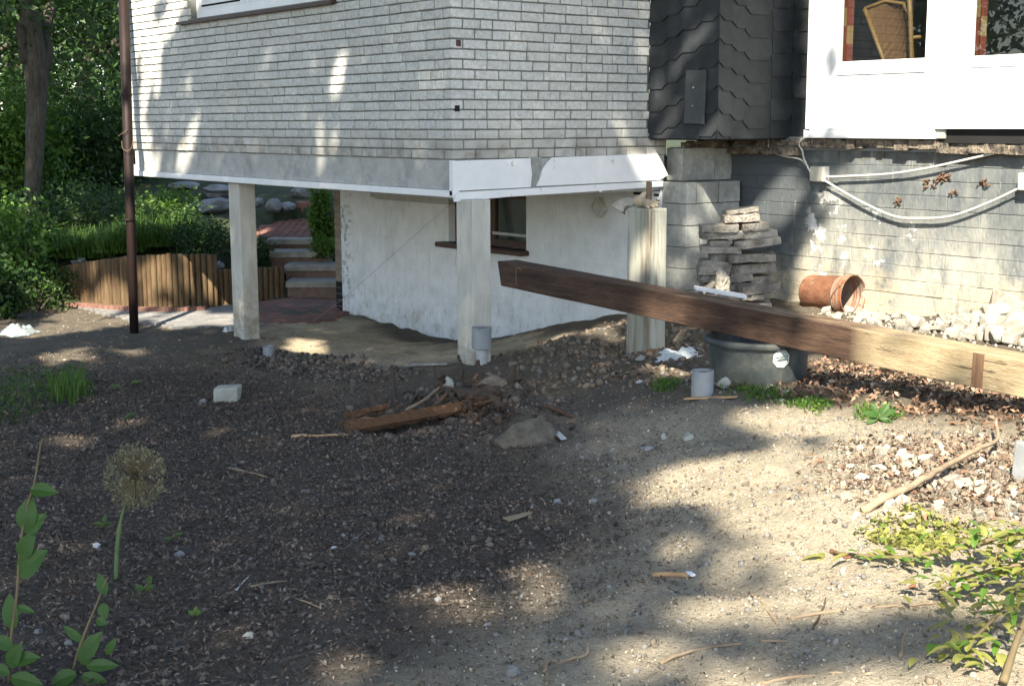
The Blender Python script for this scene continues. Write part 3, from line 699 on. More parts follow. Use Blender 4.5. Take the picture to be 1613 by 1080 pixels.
m = MB(); m.box((.034, .012, -.332), (2.50, .25, -.003)); m.build('edge_beam', MT['concrete_band'], house)
# floor slab over the open space
m = MB(); m.box((.06, .04, -.33), (2.5, WL, -.26)); m.box((.3, .25, -.26), (3.2, WL, -.02)); m.build('floor_slab', MT['concrete_band'], house)
# house body, so that no light comes from behind
m = MB(); m.box((2.3, .25, -.02), (2.5, WL, TOP)); m.box((.25, WL - .25, 0), (2.3, WL, TOP)); m.build('inner_wall', MT['room'], house)
m = MB(); m.box((-.3, -.05, TOP), (9.0, WL + .3, TOP + .25)); m.box((2.2, -8.3, TOP + .001), (9.0, -.05, TOP + .251)); m.build('roof', MT['concrete_band'], house)
# columns
def column(px, depth, pxl, pxr, py, ztop):
    f = PD(px, py, depth); w1 = PY(pxr, py, f[1])[0] - f[0]; w2 = PX(pxl, py, f[0])[1] - f[1]
    b = MB(); b.box((f[0], f[1], f[2] - .5), (f[0] + w1, f[1] + w2, ztop))
    return b
column(746, 11.5, 720.5, 774.5, 570, -.332).build('column', MT['column'], house, bevel=.012)
column(384, 14.9, 368, 410, 533, -.332).build('column', MT['column'], house, bevel=.012)
# slate cladding
slab_z = .158
m = MB(); m.box((2.292, -.868, .175), (3.29, .012, TOP)); m.box((3.29, -1.06, .175), (3.5, .012, TOP))
cl = m.build('slate_cladding', MT['dark'], house)
def slates(o, u, nrm, cols, ch):
    """cols: (u0, u1, level); ch: which lower corners are cut"""
    o, u, nrm = Vector(o), Vector(u), Vector(nrm); vz = Vector((0, 0, 1))
    for ci, (a, b, lev) in enumerate(cols):
        for k in range(-2, 13):
            z0 = lev + k * .203 + random.uniform(-.003, .003); z1 = z0 + .262
            if z1 < slab_z + .05 or z0 > 2.15: continue
            cc = ch[ci]; clip = z0 < slab_z
            zb = max(z0, slab_z); g = .0015; w0, w1 = a + g, b - g
            cw = min(.065, (b - a) * .42); chh = .052
            pts = []
            if 'l' in cc and not clip: pts += [(w0, zb + chh), (w0 + cw * .35, zb + chh * .72), (w0 + cw, zb)]
            else: pts += [(w0, zb)]
            if 'r' in cc and not clip: pts += [(w1 - cw, zb), (w1 - cw * .35, zb + chh * .72), (w1, zb + chh)]
            else: pts += [(w1, zb)]
            pts += [(w1, z1), (w0, z1)]
            base = zb + .0
            vs = []
            tw = random.uniform(-.001, .001)
            for lay in (0, .0075):
                for (uu, zz) in pts:
                    off = .004 + .016 * (1 - (zz - z0) / (z1 - z0)) + lay + tw * (uu - a) / (b - a)
                    vs.append(o + u * uu + vz * zz + nrm * off)
            n = len(pts)
            fs = [tuple(range(n)), tuple(range(2 * n - 1, n - 1, -1))] + [(i, n + i, n + (i + 1) % n, (i + 1) % n) for i in range(n)]
            q = MB(); q.add(vs, fs); q.build('slate', MT['slate'], cl)
A0 = .205
slates((2.29, -.005, 0), (0, -1, 0), (-1, 0, 0), [(0, .245, A0), (.245, .43, A0 + .058), (.43, .66, A0 + .116), (.66, .885, A0 + .175)], ['r', 'r', 'r', 'r'])
slates((2.27, -.87, 0), (1, 0, 0), (0, -1, 0), [(0, .165, A0 + .175), (.165, .335, A0 + .115), (.335, .70, A0 + .045), (.70, 1.00, A0 + .115)], ['l', 'l', 'lr', 'r'])
slates((3.29, -.88, 0), (0, -1, 0), (-1, 0, 0), [(0, .185, A0 + .115)], ['l'])
p0, p1 = PX(1079, 195, 2.25), PX(1112, 110, 2.25)
m = MB(); m.obox(((2.248, (p0[1] + p1[1]) / 2, (p0[2] + p1[2]) / 2)), (.006, 0, 0), (0, (p0[1] - p1[1]) / 2, 0.004), (0.008, 0, (p1[2] - p0[2]) / 2))
pp = m.build('patch_slate', MT['slate_pale'], cl)
for (px, py) in ((1092, 138), (1091, 167)):
    q = PX(px, py, 2.243); m = MB(); m.rock(q, (.006, .009, .009), 1); m.build('nail', MT['white'], pp)
# underside with its shadow painted near-black, and rubble ledge below the cladding and below the window front
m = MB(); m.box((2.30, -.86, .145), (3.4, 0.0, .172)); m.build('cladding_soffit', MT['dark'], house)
def ragged(name, mm, y0, y1, x, z0, z1, step=.09, amp=.03):
    """a broken edge of brick and mortar along y"""
    m = MB(); y = y0
    while y > y1:
        s = min(random.uniform(step * .6, step * 2.2), y - y1 + 1e-3); d = random.uniform(0, amp)
        m.obox((x - d * .5 + .1, y - s / 2, (z0 + z1) / 2 + random.uniform(-.008, .008)), (.1 + d * .5, 0, 0), (0, s / 2 - .002, random.uniform(-.004, .004)), (0, 0, (z1 - z0) / 2 + random.uniform(-.012, .004))); y -= s
    return m.build(name, MT[mm], house, bevel=.004)
ragged('rubble_ledge', 'ledge', -.16, -1.14, 3.19, .085, .14)
ragged('rubble_ledge', 'ledge', -.16, -1.05, 3.18, -.005, .08)
ragged('rubble_ledge', 'ledge', -1.14, -2.55, 3.17, .07, .155)
ragged('rubble_ledge', 'ledge', -2.55, -4.6, 3.18, .04, .13)
m = MB()
for q in range(9): m.obox((2.62 + q * .08 + random.uniform(-.01, .01), -.155 + random.uniform(-.02, .01), .10), (.036, 0, .0), (0, .03, 0), (.0, 0, random.uniform(.02, .04)))
m.build('rubble_ledge', MT['ledge'], house, bevel=.004)
# pier of hollow blocks under the cladding: upper and lower tiers, every block a piece
def blk(x0, x1, y0, y1, z0, z1, par, mm='pier', name='concrete_block', bev=.006):
    b = MB(); j = lambda: random.uniform(-.004, .004); b.box((x0 + j(), y0 + j(), z0), (x1 + j(), y1 + j(), z1)); return b.build(name, MT[mm], par, bevel=bev)
pier = MB().box((2.66, -.10, -1.7), (3.1, .1, .07)).build('pier', MT['mortar'], house)
za = [.065, -.235]
blk(2.571, 2.575 + .44, -.162, .05, -.245, .065, pier); blk(3.02, 3.352, -.160, .05, -.247, .055, pier)
zt = -.253
for k in range(6):
    zb = zt - .205; f = -.335 if k > 0 else -.335
    if k == 0: cuts = [2.467, 2.60, 2.90, 3.20]
    elif k % 2: cuts = [2.467, 2.80, 3.20]
    else: cuts = [2.467, 2.66, 3.20]
    for a, b2 in zip(cuts[:-1], cuts[1:]): blk(a, b2 - .006, f, .0, zb + .005, zt, pier)
    zt = zb
# plinth wall of blocks under the window front; it carries on past the frame
XP = 3.25
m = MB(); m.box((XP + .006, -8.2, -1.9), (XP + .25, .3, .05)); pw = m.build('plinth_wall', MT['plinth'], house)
k = 0; z = .05
while z > -1.55:
    h = .1235; y = -.17 + (0.0 if k % 2 else .17)
    while y > -3.9:
        L = .49; y2 = y - L
        b = MB(); j = lambda: random.uniform(-.0025, .0025); x0 = XP + j() * 2
        b.box((x0, y2 + .0018, z - h + .0022 + random.uniform(-.0015, .0015)), (XP + .1, y - .0015, z - .0014 + random.uniform(-.0012, .0012)))
        b.build('plinth_block', MT['plinth'], pw, bevel=.0045); y = y2
    z -= h; k += 1
# white limewashed wall under the overhang, its blocks barely showing through the paint
XB = 2.45
bw = MB(); bw.box((XB + .0045, 3.52, -2.7), (XB + .25, 5.95, -.33)); bw.box((XB + .0045, 0, -2.7), (XB + .25, 2.07, -.33)); bw.box((XB + .0045, 2.07, -2.7), (XB + .25, 3.52, -1.06)); bw.box((XB + .003, 2.07, -.47), (XB + .25, 3.52, -.33))
bw = bw.build('white_wall', MT['backwall'], house)
m = MB(); z = -.335; k = 0
while z > -2.4:
    y = 0 + (.135 if k % 2 else 0)
    while y < 5.95:
        y2 = min(y + .27, 5.95)
        if not (y2 > 2.07 and y < 3.52 and -1.10 < z < -.33):
            j = random.uniform(-.0012, .0012)
            m.box((XB - .001 + j, y + .0035, z - .1195), (XB + .02, y2 - .0035, z - .0045))
        y = y2
    z -= .124; k += 1
o = m.build('painted_block', MT['backwall'], bw, bevel=.003); o['kind'] = 'stuff'
# brown brick end of that wall, brick by brick
be = MB().box((XB + .02, 5.955, -2.7), (XB + .24, 6.12, -.335)).build('brick_return', MT['mortar'], house)
for k in range(24):
    z = -.34 - k * H
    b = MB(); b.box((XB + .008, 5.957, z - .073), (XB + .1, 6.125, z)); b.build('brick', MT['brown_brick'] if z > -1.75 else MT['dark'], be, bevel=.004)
# window in the white wall
m = MB(); m.box((XB + .10, 2.07, -.52), (XB + .15, 3.52, -.47)); m.box((XB + .10, 2.07, -1.06), (XB + .15, 3.52, -.985)); m.box((XB + .10, 2.07, -.985), (XB + .15, 2.13, -.52)); m.box((XB + .10, 3.46, -.985), (XB + .15, 3.52, -.52)); m.box((XB + .10, 2.75, -.985), (XB + .15, 2.82, -.52))
cw = m.build('cellar_window', MT['sill'], house)
m = pane_sheet(XB + .12, 2.13, -.985, 3.46, -.52); m.build('pane', MT['glass'], cw)
m = MB(); m.box((XB + .085, 2.08, -.93), (XB + .099, 2.78, -.90)); m.build('glazing_bar', MT['shutterbox'], cw)
m = MB(); m.box((XB - .13, 2.02, -1.115), (XB + .1, 3.62, -1.06)); m.build('cellar_sill', MT['sill'], house, bevel=.01)
m = MB(); m.box((XB + .25, 1.9, -1.2), (XB + .9, 3.7, -.33)); 
m2 = MB(); m2.box((XB + .88, 1.9, -1.2), (XB + .9, 3.7, -.33)); m2.box((XB + .25, 1.88, -1.2), (XB + .9, 1.9, -.33)); m2.box((XB + .25, 3.7, -1.2), (XB + .9, 3.72, -.33)); m2.box((XB + .25, 1.9, -1.22), (XB + .9, 3.7, -1.2)); m2.build('cellar_room', MT['room'], house)
# shutter box under the soffit
a, b2 = PX(582, 315, XB - .1), PX(706, 318, XB - .1)
m = MB(); m.box((XB - .10, b2[1], -.62), (XB - .002, a[1] - .12, -.335)); m.box((XB - .09, a[1] - .12, -.60), (XB - .002, a[1], -.44)); m.build('shutter_box', MT['shutterbox'], house, bevel=.006)
# round-ended lamp and a vent on the white wall
q = PX(944, 327, XB - .04)
m = MB(); m.obox(q, (.035, 0, 0), (0, .05, .06), (0, -.045, .05)); lm = m.build('wall_lamp', MT['lamp'], house, bevel=.015)
q2 = PX(947, 318, XB - .085); m = MB(); m.obox(q + np.array([-.037, 0, 0]), (.006, 0, 0), (0, .033, .04), (0, -.026, .03)); m.build('lamp_glass', MT['bag'], lm, bevel=.005)
for (px0, px1, py) in ((998, 1012, 304.5), (1030, 1040, 298.5), (1030, 1038, 307), (1033, 1039, 316.5)):
    a, b2 = PX(px0, py, XB - .004), PX(px1, py, XB - .004); m = MB(); m.box((XB - .006, b2[1], a[2] - .012), (XB - .0045, a[1], a[2] + .012)); m.build('vent_slit', MT['dark'], house)

# ---- white window front
XW = 3.13
front = MB()
def fb(mb, pa, pb, x, t=.06):
    """a board seen between two photo points on the plane x, t deep"""
    a, b2 = PX(*pa, x), PX(*pb, x); mb.box((x, min(a[1], b2[1]), min(a[2], b2[2])), (x + t, max(a[1], b2[1]), max(a[2], b2[2])))
f1 = MB()
yl = PX(1268, 200, XW)[1]; yj = PX(1300, 100, XW)[1]; yg0, yg1 = PX(1317, 97, XW)[1], PX(1456, 94, XW)[1]; yr = PX(1472, 150, XW)[1]; y2g = PX(1527, 92, XW)[1]
z1 = PX(1316, 98, XW)[2]
f1.box((XW, yj, .25), (XW + .09, yl, 2.6))                         # left jamb
f1.box((XW + .006, yg0, .25), (XW + .09, yj - .003, 2.6))           # left stile
f1.box((XW + .006, yr, .25), (XW + .09, yg1, 2.6))                  # right stile
f1.box((XW + .008, yg1 + .002, z1 - .115), (XW + .09, yg0 - .002, z1))         # rail under the glass
f1.box((XW + .02, yg1 + .002, .33), (XW + .07, yg0 - .002, z1 - .118))      # recessed panel
f1.box((XW + .001, yg1 + .002, .255), (XW + .09, yg0 - .002, .327))
f1 = f1.build('door', MT['frame'], house, bevel=.004)
m = pane_sheet(XW + .035, yg1 + .003, z1 + .003, yg0 - .003, 2.5); m.build('pane', MT['glass'], f1)
m = MB(); m.box((XW + .05, yg1, 2.5), (XW + .09, yg0, 2.6)); m.build('top_rail', MT['frame'], f1)
m = MB(); m.box((XW - .03, yr - .03, .163), (XW + .08, yl - .075, .24)); m.prism([(0, 0), (.035, 0), (.035, .02), (.0, .007)], (XW - .035, yr - .02, .2425), (1, 0, 0), (0, 0, 1), (0, 1, 0), (yl - .03) - (yr - .02)); m.build('threshold_board', MT['frame'], house, bevel=.004)
m = MB(); m.box((XW - .02, yl - .06, .163), (XW + .08, yl + .0, .236)); m.build('jamb_foot', MT['old_white'], house, bevel=.003)
f2 = MB(); ye = -7.5
f2.box((XW - .03, y2g, .245), (XW + .07, yr - .004, 2.6)); f2.box((XW - .025, ye, z1 - .095), (XW + .07, y2g - .003, z1 - .005)); f2.box((XW - .03, ye, .245), (XW + .05, y2g - .003, z1 - .120)); f2.box((XW - .012, ye, z1 - .118), (XW + .05, y2g - .003, z1 - .098))
f2 = f2.build('window_front', MT['frame'], house, bevel=.004)
m = pane_sheet(XW + .02, -4.6, z1 - .004, y2g - .004, 2.5); m.build('pane', MT['glass'], f2)
m = MB(); m.box((XW - .02, ye, z1), (XW + .06, -4.6, 2.6)); m.box((XW - .02, -4.59, 2.5), (XW + .06, y2g, 2.6)); m.build('mullion', MT['frame'], f2)
m = MB(); m.box((XW + .02, ye, .13), (XW + .3, yr - .05, .244)); m.build('shadow_gap', MT['dark'], house)  # solid near-black block stands in for the shade of the recess
a, b2 = PX(1471, 200, XW - .01), PX(1487, 218, XW - .01); m = MB(); m.box((XW - .005, b2[1], .165), (XW + .05, a[1] - .02, .243)); m.build('sill_support', MT['pale_stone'], house, bevel=.005)
# room behind the windows
m = MB(); x1 = 7.5
m.box((XW + .1, -7.5, .05), (x1, .2, .17)); m.box((x1, -7.5, .05), (x1 + .1, .2, TOP)); m.box((XW + .1, .2, .05), (x1, .3, TOP)); m.box((XW + .1, -7.6, .05), (x1, -7.5, TOP)); m.box((XW + .0, -7.5, 2.61), (XW + .12, -1.1, TOP)); m.box((XW + .12, -7.5, TOP - .1), (x1, .2, TOP - .001))
m.build('room', MT['room'], house)

# curtains just inside the panes
def curtain(px0, px1, label, x):
    t = thing('curtain', label, 'curtain', PX(px0, 90, x))
    ya, yb = PX(px0, 60, x)[1], PX(px1, 60, x)[1]; n = 14; m = MB(); m2 = MB()
    for q in range(n):
        y0 = ya + (yb - ya) * q / n; y1 = ya + (yb - ya) * (q + 1) / n
        xx = lambda k: x + .025 * math.sin(k * 1.1)
        for zi in range(11):
            z0, z1_ = .83 + zi * .16, .83 + (zi + 1) * .16
            mb = m2 if ((q // 5) + zi) % 3 == 0 or q > n * .86 else m
            mb.add([(xx(q), y0, z0), (xx(q + 1), y1, z0), (xx(q + 1), y1, z1_), (xx(q), y0, z1_)], [(0, 1, 2, 3)])
    m.build('red_cloth', MT['curtain'], t); m2.build('yellow_check', MT['curtain_y'], t)
curtain(1319, 1343, 'red and yellow checked curtain behind the left edge of the white door pane', XW + .16)
curtain(1531, 1553, 'yellow and red checked curtain behind the edge of the far right pane', XW + .16)
# wicker armchair seen through the door pane
xc = 3.52
ch = thing('wicker_chair', 'brown wicker chair with curved cane back, seen through the white door pane', 'chair', PX(1405, 130, xc) * np.array([1, 1, 0]) + np.array([0, 0, .17]))
bl, br, tl, tr = PX(1392, 95, xc), PX(1437, 95, xc), PX(1362, 14, xc), PX(1434, 26, xc)
m = MB(); n = 16; vs = []; fs = []
def lerp(a, b, t): return a + (b - a) * t
for i in range(n + 1):
    for j in range(n + 1):
        t, s = i / n, j / n; a = lerp(lerp(bl, tl, s), lerp(br, tr, s), t); zz = a[2] + .10 * math.sin(t * math.pi) * s
        vs.append((a[0] + .12 * math.sin(t * math.pi) + (.006 if (i + j) % 2 else -.006), a[1], zz))
for i in range(n):
    for j in range(n): k = i * (n + 1) + j; fs.append((k, k + 1, k + n + 2, k + n + 1))
m.add(vs, fs); m.build('woven_back', MT['wicker'], ch)
bl0 = bl + (bl - tl) * .75; br0 = br + (br - tr) * .75
bl0[2] = br0[2] = .17
m = MB(); m.tube([bl0, bl, tl], .020, 8); m.build('back_post', MT['cane'], ch, smooth=True)
m = MB(); m.tube([br0, br, tr, PX(1432, -12, xc)], .022, 8); m.build('back_post', MT['cane'], ch, smooth=True)
m = MB(); m.tube([PX(1437, 60, xc), PX(1475, 56, xc + .3)], .018, 8); m.build('arm_rail', MT['cane'], ch, smooth=True)
m = MB(); m.tube([tl, lerp(tl, tr, .3) + np.array([.1, 0, .09]), lerp(tl, tr, .7) + np.array([.1, 0, .09]), tr], .018, 8); m.build('top_rail', MT['cane'], ch, smooth=True)
m = MB(); sc = (bl + br) / 2; m.box((xc - .05, min(bl[1], br[1]) - .1, .55), (xc + .5, max(bl[1], br[1]) + .05, .62)); m.build('seat', MT['wicker'], ch)

# ------------------------------------------------------------------ cables and boxes on the plinth wall
def wirepts(pts, x): return [PX(a, b, x) for a, b in pts]
def smooth_pts(pts, n=6):
    pts = [np.asarray(p, float) for p in pts]; out = []
    for i in range(len(pts) - 1):
        p0, p1, p2, p3 = pts[max(i - 1, 0)], pts[i], pts[i + 1], pts[min(i + 2, len(pts) - 1)]
        for k in range(n):
            t = k / n; out.append(.5 * ((2 * p1) + (-p0 + p2) * t + (2 * p0 - 5 * p1 + 4 * p2 - p3) * t * t + (-p0 + 3 * p1 - 3 * p2 + p3) * t ** 3))
    out.append(pts[-1]); return out
xb = XP - .06
def jbox(px0, px1, py0, py1, label):
    t = thing('junction_box', label, 'junction box', PX((px0 + px1) / 2, py1, XP - .05))
    a, b2 = PX(px0, py0, XP - .1), PX(px1, py1, XP - .1)
    m = MB(); m.box((XP - .085, b2[1], b2[2]), (XP - .004, a[1], a[2])); m.build('box', MT['pipe'] if 0 else MT['shutterbox'], t, bevel=.008)
    m = MB(); m.box((XP - .1, b2[1] + .004, b2[2] + .004), (XP - .086, a[1] - .004, a[2] - .004)); l = m.build('lid', MT['lamp'], t, bevel=.006)
    for sy in (.2, .8): m = MB(); q = (XP - .101, b2[1] + (a[1] - b2[1]) * sy, a[2] - .02 if sy > .5 else b2[2] + .02); m.rock(q, (.003, .006, .006)); m.build('screw', MT['steel'], l)
jbox(1275, 1296, 262, 287, 'small grey junction box where the white cables meet under the slate corner')
jbox(1603, 1622, 272, 301, 'pale grey junction box at the far right end of the sagging cable')
tag(MB().tube(smooth_pts(wirepts([(1297, 279), (1350, 277), (1400, 274), (1455, 266), (1520, 252), (1580, 238), (1640, 222)], xb)), .0105, 8).build('conduit', MT['cable'], smooth=True), 'straight white conduit climbing to the right across the block wall', 'conduit')
tag(MB().tube(smooth_pts(wirepts([(1297, 283), (1330, 303), (1365, 322), (1410, 341), (1450, 344), (1500, 340), (1560, 318), (1604, 297)], xb)), .0105, 8).build('cable', MT['cable'], smooth=True), 'thick white cable sagging between the two junction boxes', 'cable')
tag(MB().tube(smooth_pts(wirepts([(1211, 216), (1211, 230), (1217, 240), (1240, 247), (1260, 251), (1270, 260), (1277, 268)], xb)), .008, 6).build('cable', MT['cable'], smooth=True), 'thin white cable coming down from the slate underside to the grey junction box', 'cable')
tag(MB().tube(smooth_pts(wirepts([(1263, 219), (1259, 228), (1264, 238), (1266, 249), (1272, 262), (1277, 272)], xb - .01)), .009, 6).build('cable', MT['cable'], smooth=True), 'short looped white cable at the foot of the white door jamb', 'cable')
# ivy roots still clinging to the block wall
def rootlet(px, py, r, n, label):
    m = MB()
    for q in range(n):
        a = PX(px + random.uniform(-r, r), py + random.uniform(-r, r), XP - .006); d = np.array([random.uniform(-.02, .0), random.uniform(-.05, .05), random.uniform(-.04, .04)])
        m.tube([a, a + d * .6 + np.array([-.015, 0, 0]), a + d], [.006, .008, .003], 5)
    tag(m.build('dead_ivy', MT['ivy_dead']), label, 'dried ivy')
rootlet(1487, 281, 7, 22, 'largest brown clump of dried ivy on the block wall, below the conduit')
rootlet(1466, 287, 6, 9, 'small dark clump of dried ivy left of the largest clump')
rootlet(1548, 289, 7, 10, 'dark dried ivy clump near the right junction box')
rootlet(1416, 318, 5, 9, 'strand of dried ivy hanging just above the sagging cable')
rootlet(1503, 302, 4, 6, 'small brown dried ivy tuft below the largest clump')

# ------------------------------------------------------------------ the free-standing pillar, its steel strip and the glove
f = PD(1020, 556, 10.0); w1 = PY(1048, 545, f[1])[0] - f[0]; w2 = PX(986, 550, f[0])[1] - f[1]; ptop = PD(1020, 327, 10.0)[2]
b = MB(); b.box((f[0], f[1], f[2] - .4), (f[0] + w1, f[1] + w2, ptop))
tag(b.build('concrete_pillar', MT['pillar'], bevel=.01), 'short stained concrete pillar standing free in front of the block pier', 'pillar')
sp = PD(1022, 320, 10.08)
m = MB(); m.box((sp[0] - .026, sp[1] - .004, ptop - .002), (sp[0] + .026, sp[1] + .004, PD(1022, 286, 10.08)[2]))
tag(m.build('steel_strip', MT['steel']), 'rusty upright steel strip sticking out of the free pillar top', 'steel strip')
gl = thing('glove', 'worn beige work glove lying on top of the free concrete pillar', 'glove', (f[0] + w1 / 2, f[1] + w2 / 2, ptop))
def GP3(px, py, s=10.02): return V(PD(px, py, s))
def skin(name, chain, mm, par):
    """chain: list of (points, radii) branches that start at the first point of the first branch"""
    vs = []; es = []; rr = []; key = {}
    for pts, rad in chain:
        last = None
        for p, r in zip(pts, rad):
            k = tuple(round(c, 4) for c in p)
            if k not in key: key[k] = len(vs); vs.append(p); rr.append(r)
            if last is not None: es.append((last, key[k]))
            last = key[k]
    me = bpy.data.meshes.new(name); me.from_pydata(vs, es, []); o = bpy.data.objects.new(name, me); link(o, par); me.materials.append(MT[mm])
    s = o.modifiers.new('skin', 'SKIN'); s.use_smooth_shade = True
    for i, r in enumerate(rr): me.skin_vertices[0].data[i].radius = (r, r)
    me.skin_vertices[0].data[0].use_root = True
    u = o.modifiers.new('sub', 'SUBSURF'); u.levels = 2; u.render_levels = 2
    return o
wr, pl, kn = GP3(995, 317, 10.03), GP3(1006, 318, 10.02), GP3(1018, 320, 10.0)
skin('hand', [([pl, wr], [.042, .034]), ([pl, kn], [.042, .036]),
              ([kn, GP3(1026, 318, 10.06), GP3(1035, 319, 10.08), GP3(1040, 320, 10.1)], [.036, .017, .014, .012]),
              ([kn, GP3(1026, 321.5, 9.99), GP3(1033, 323, 9.99), GP3(1037, 324, 9.99)], [.036, .016, .014, .012]),
              ([kn, GP3(1023, 323, 9.95), GP3(1028, 325, 9.93), GP3(1031, 326.5, 9.92)], [.036, .016, .014, .012]),
              ([kn, GP3(1018, 324, 9.92), GP3(1021, 326, 9.9), GP3(1023, 327.5, 9.89)], [.036, .015, .013, .011]),
              ([pl, GP3(1010, 311, 10.02), GP3(1014, 305, 10.02), GP3(1018, 303, 10.02)], [.042, .022, .019, .017])], 'glove', gl)
path_ = smooth_pts([GP3(1001, 318, 10.03), GP3(992, 318.5, 10.04), GP3(983, 321, 10.04), GP3(977, 325, 10.05), GP3(973, 330, 10.05)], 3)
m = MB(); vs = []; fs = []; nn = 14
for i_, p_ in enumerate(path_):
    t_ = V(path_[min(i_ + 1, len(path_) - 1)] - path_[max(i_ - 1, 0)]).normalized(); wd_ = V(fv); up_ = t_.cross(wd_).normalized(); k_ = i_ / (len(path_) - 1); a_, b_ = .034 + .034 * k_, .026 + .034 * k_
    for q in range(nn):
        an = 2 * math.pi * q / nn; r_ = 1 + .55 * mnoise.noise(Vector((q * .9, i_ * .35, 3)))
        vs.append(V(p_) + wd_ * (a_ * r_ * math.cos(an)) + up_ * (b_ * r_ * math.sin(an)))
for i_ in range(len(path_) - 1):
    for q in range(nn): fs.append((i_ * nn + q, i_ * nn + (q + 1) % nn, (i_ + 1) * nn + (q + 1) % nn, (i_ + 1) * nn + q))
m.add(vs, fs); m.build('cuff', MT['cuff'], gl, smooth=True)

# ------------------------------------------------------------------ the timber, the tub, the bucket
PL, PR = PD(783, 430, 10.0), PD(1613, 597.5, 6.41)
ax = (PR - PL) / np.linalg.norm(PR - PL); upv = np.array([0, 0, 1.0]); side = np.cross(ax, upv); side /= np.linalg.norm(side); upb = np.cross(side, ax)
if side[0] < 0: side = -side
hh = .09
Lb = 6.6
tb = thing('timber_beam', 'long weathered square timber lying across the black tub, brown at one end and pale at the other', 'timber', PL + ax * 2.2 - upb * hh)
def beam_piece(s0, s1, mm, name, par, cut=0.0, grow=0.0):
    m = MB(); n = max(2, int((s1 - s0) / .12)); vs = []; fs = []
    for i in range(n + 1):
        s = s0 + (s1 - s0) * i / n
        for (a, b2) in ((0, -1), (0, 1), (1, 1), (1, -1)):
            j = .003 * mnoise.noise(Vector((s * 2.1, a * 3 + 7, b2 * 5)))
            sh = cut * (1 if b2 < 0 else 0) if i == 0 else 0
            p = PL + ax * (s + sh) + side * (a * .18 + j + (grow if a else -grow)) + upb * (b2 * (hh + grow) + j); vs.append(p)
    for i in range(n):
        for j in range(4): fs.append((i * 4 + j, i * 4 + (j + 1) % 4, i * 4 + 4 + (j + 1) % 4, i * 4 + 4 + j))
    fs += [(3, 2, 1, 0), (n * 4, n * 4 + 1, n * 4 + 2, n * 4 + 3)]
    m.add(vs, fs); return m.build(name, MT[mm], par, bevel=.006)
sm = 2.93
MT['beam_all'] = mat('weathered_timber_whole', (.046, .026, .017), (.105, .063, .040), 10, .85, .6, 40, stretch=(6, .6, 6), c3=(.028, .017, .013), s3=1.6, t3=(.48, .7))
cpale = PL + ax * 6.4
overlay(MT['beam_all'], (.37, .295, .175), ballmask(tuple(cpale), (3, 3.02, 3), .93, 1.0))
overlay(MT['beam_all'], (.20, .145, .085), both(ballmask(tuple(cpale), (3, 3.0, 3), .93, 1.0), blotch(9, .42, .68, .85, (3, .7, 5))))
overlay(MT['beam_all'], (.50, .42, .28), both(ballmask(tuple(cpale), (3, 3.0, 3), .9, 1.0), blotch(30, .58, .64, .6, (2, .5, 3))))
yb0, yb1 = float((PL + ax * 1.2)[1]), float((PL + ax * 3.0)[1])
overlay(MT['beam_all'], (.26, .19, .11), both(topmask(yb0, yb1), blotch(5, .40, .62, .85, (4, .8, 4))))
overlay(MT['beam_all'], (.025, .016, .012), blotch(3.2, .60, .63, .8, (14, .35, 14), 2))
beam_piece(0, Lb, 'beam_all', 'timber', tb, cut=.05)
# a dark strap mark, a nail, a pencil mark on the face
q0 = PL + ax * 4.20
m = MB(); m.obox(q0 - side * .003 , ax * .03, side * .004, upb * (hh - .006)); m.build('dark_strip', MT['strap_stain'], tb)
q0 = PL + ax * .26 + upb * .01
m = MB(); m.tube([q0 - side * .004 + upb * .05 + ax * .05, q0 - side * .012 + upb * .062 + ax * .02, q0 - side * .012 + upb * .05, q0 - side * .006 - upb * .07], .004, 6); m.build('wire_hook', MT['steel'], tb)
# the tub under it
tp = tub_pt(); tdir = np.array([CF[0], CF[1], 0]); tdir /= np.linalg.norm(tdir); tc = tp + tdir * .285
tz = tp[2] - .02; zr = (PL + ax * ((tc - PL) @ ax) - upb * hh)[2] - .004
tub = thing('mortar_tub', 'black plastic mortar tub with a round sticker, propping up the timber', 'tub', (tc[0], tc[1], tz))
hT = zr - tz; T4 = Matrix.Translation((tc[0], tc[1], tz))
m = MB(); m.lathe([(.0, .012), (.262, .012), (.275, .0), (.284, .02), (.291, hT * .5), (.295, hT - .03), (.295, hT - .012), (.285, hT - .012), (.280, hT * .5), (.26, .03), (0, .03)], 48, T4); m.build('body', MT['tub'], tub, smooth=True, auto=50)
m = MB(); m.lathe([(.286, hT - .030), (.318, hT - .036), (.325, hT - .020), (.318, hT - .004), (.300, hT + .001), (.286, hT - .008), (.286, hT - .030)], 48, T4); m.build('rim', MT['tub'], tub, smooth=True, auto=50)
# octagonal sticker, wrapped on the tub's side
def on_tub(px, py, r):
    d = ray(px, py); o = CP - np.array([tc[0], tc[1], 0]); a = d[0] ** 2 + d[1] ** 2; b_ = 2 * (o[0] * d[0] + o[1] * d[1]); c_ = o[0] ** 2 + o[1] ** 2 - r * r
    s = (-b_ - math.sqrt(max(b_ * b_ - 4 * a * c_, 0))) / (2 * a); return CP + d * s
def tub_patch(px, py, n, rad, mm, name, lift, par, rot=.3):
    m = MB(); ctr = on_tub(px, py, .2992 + lift); vs = [ctr]; fs = []
    ang0 = math.atan2(ctr[1] - tc[1], ctr[0] - tc[0]); R = .2992 + lift
    for i in range(n):
        a = 2 * math.pi * i / n + rot; du, dz = math.cos(a) * rad, math.sin(a) * rad; an = ang0 + du / R
        vs.append((tc[0] + R * math.cos(an), tc[1] + R * math.sin(an), ctr[2] + dz))
    for i in range(n): fs.append((0, 1 + i, 1 + (i + 1) % n))
    m.add(vs, fs); return m.build(name, MT[mm], par)
MT['sticker'] = mat('sticker_grey', (.40, .46, .44), (.46, .52, .50), 20, .5, 0)
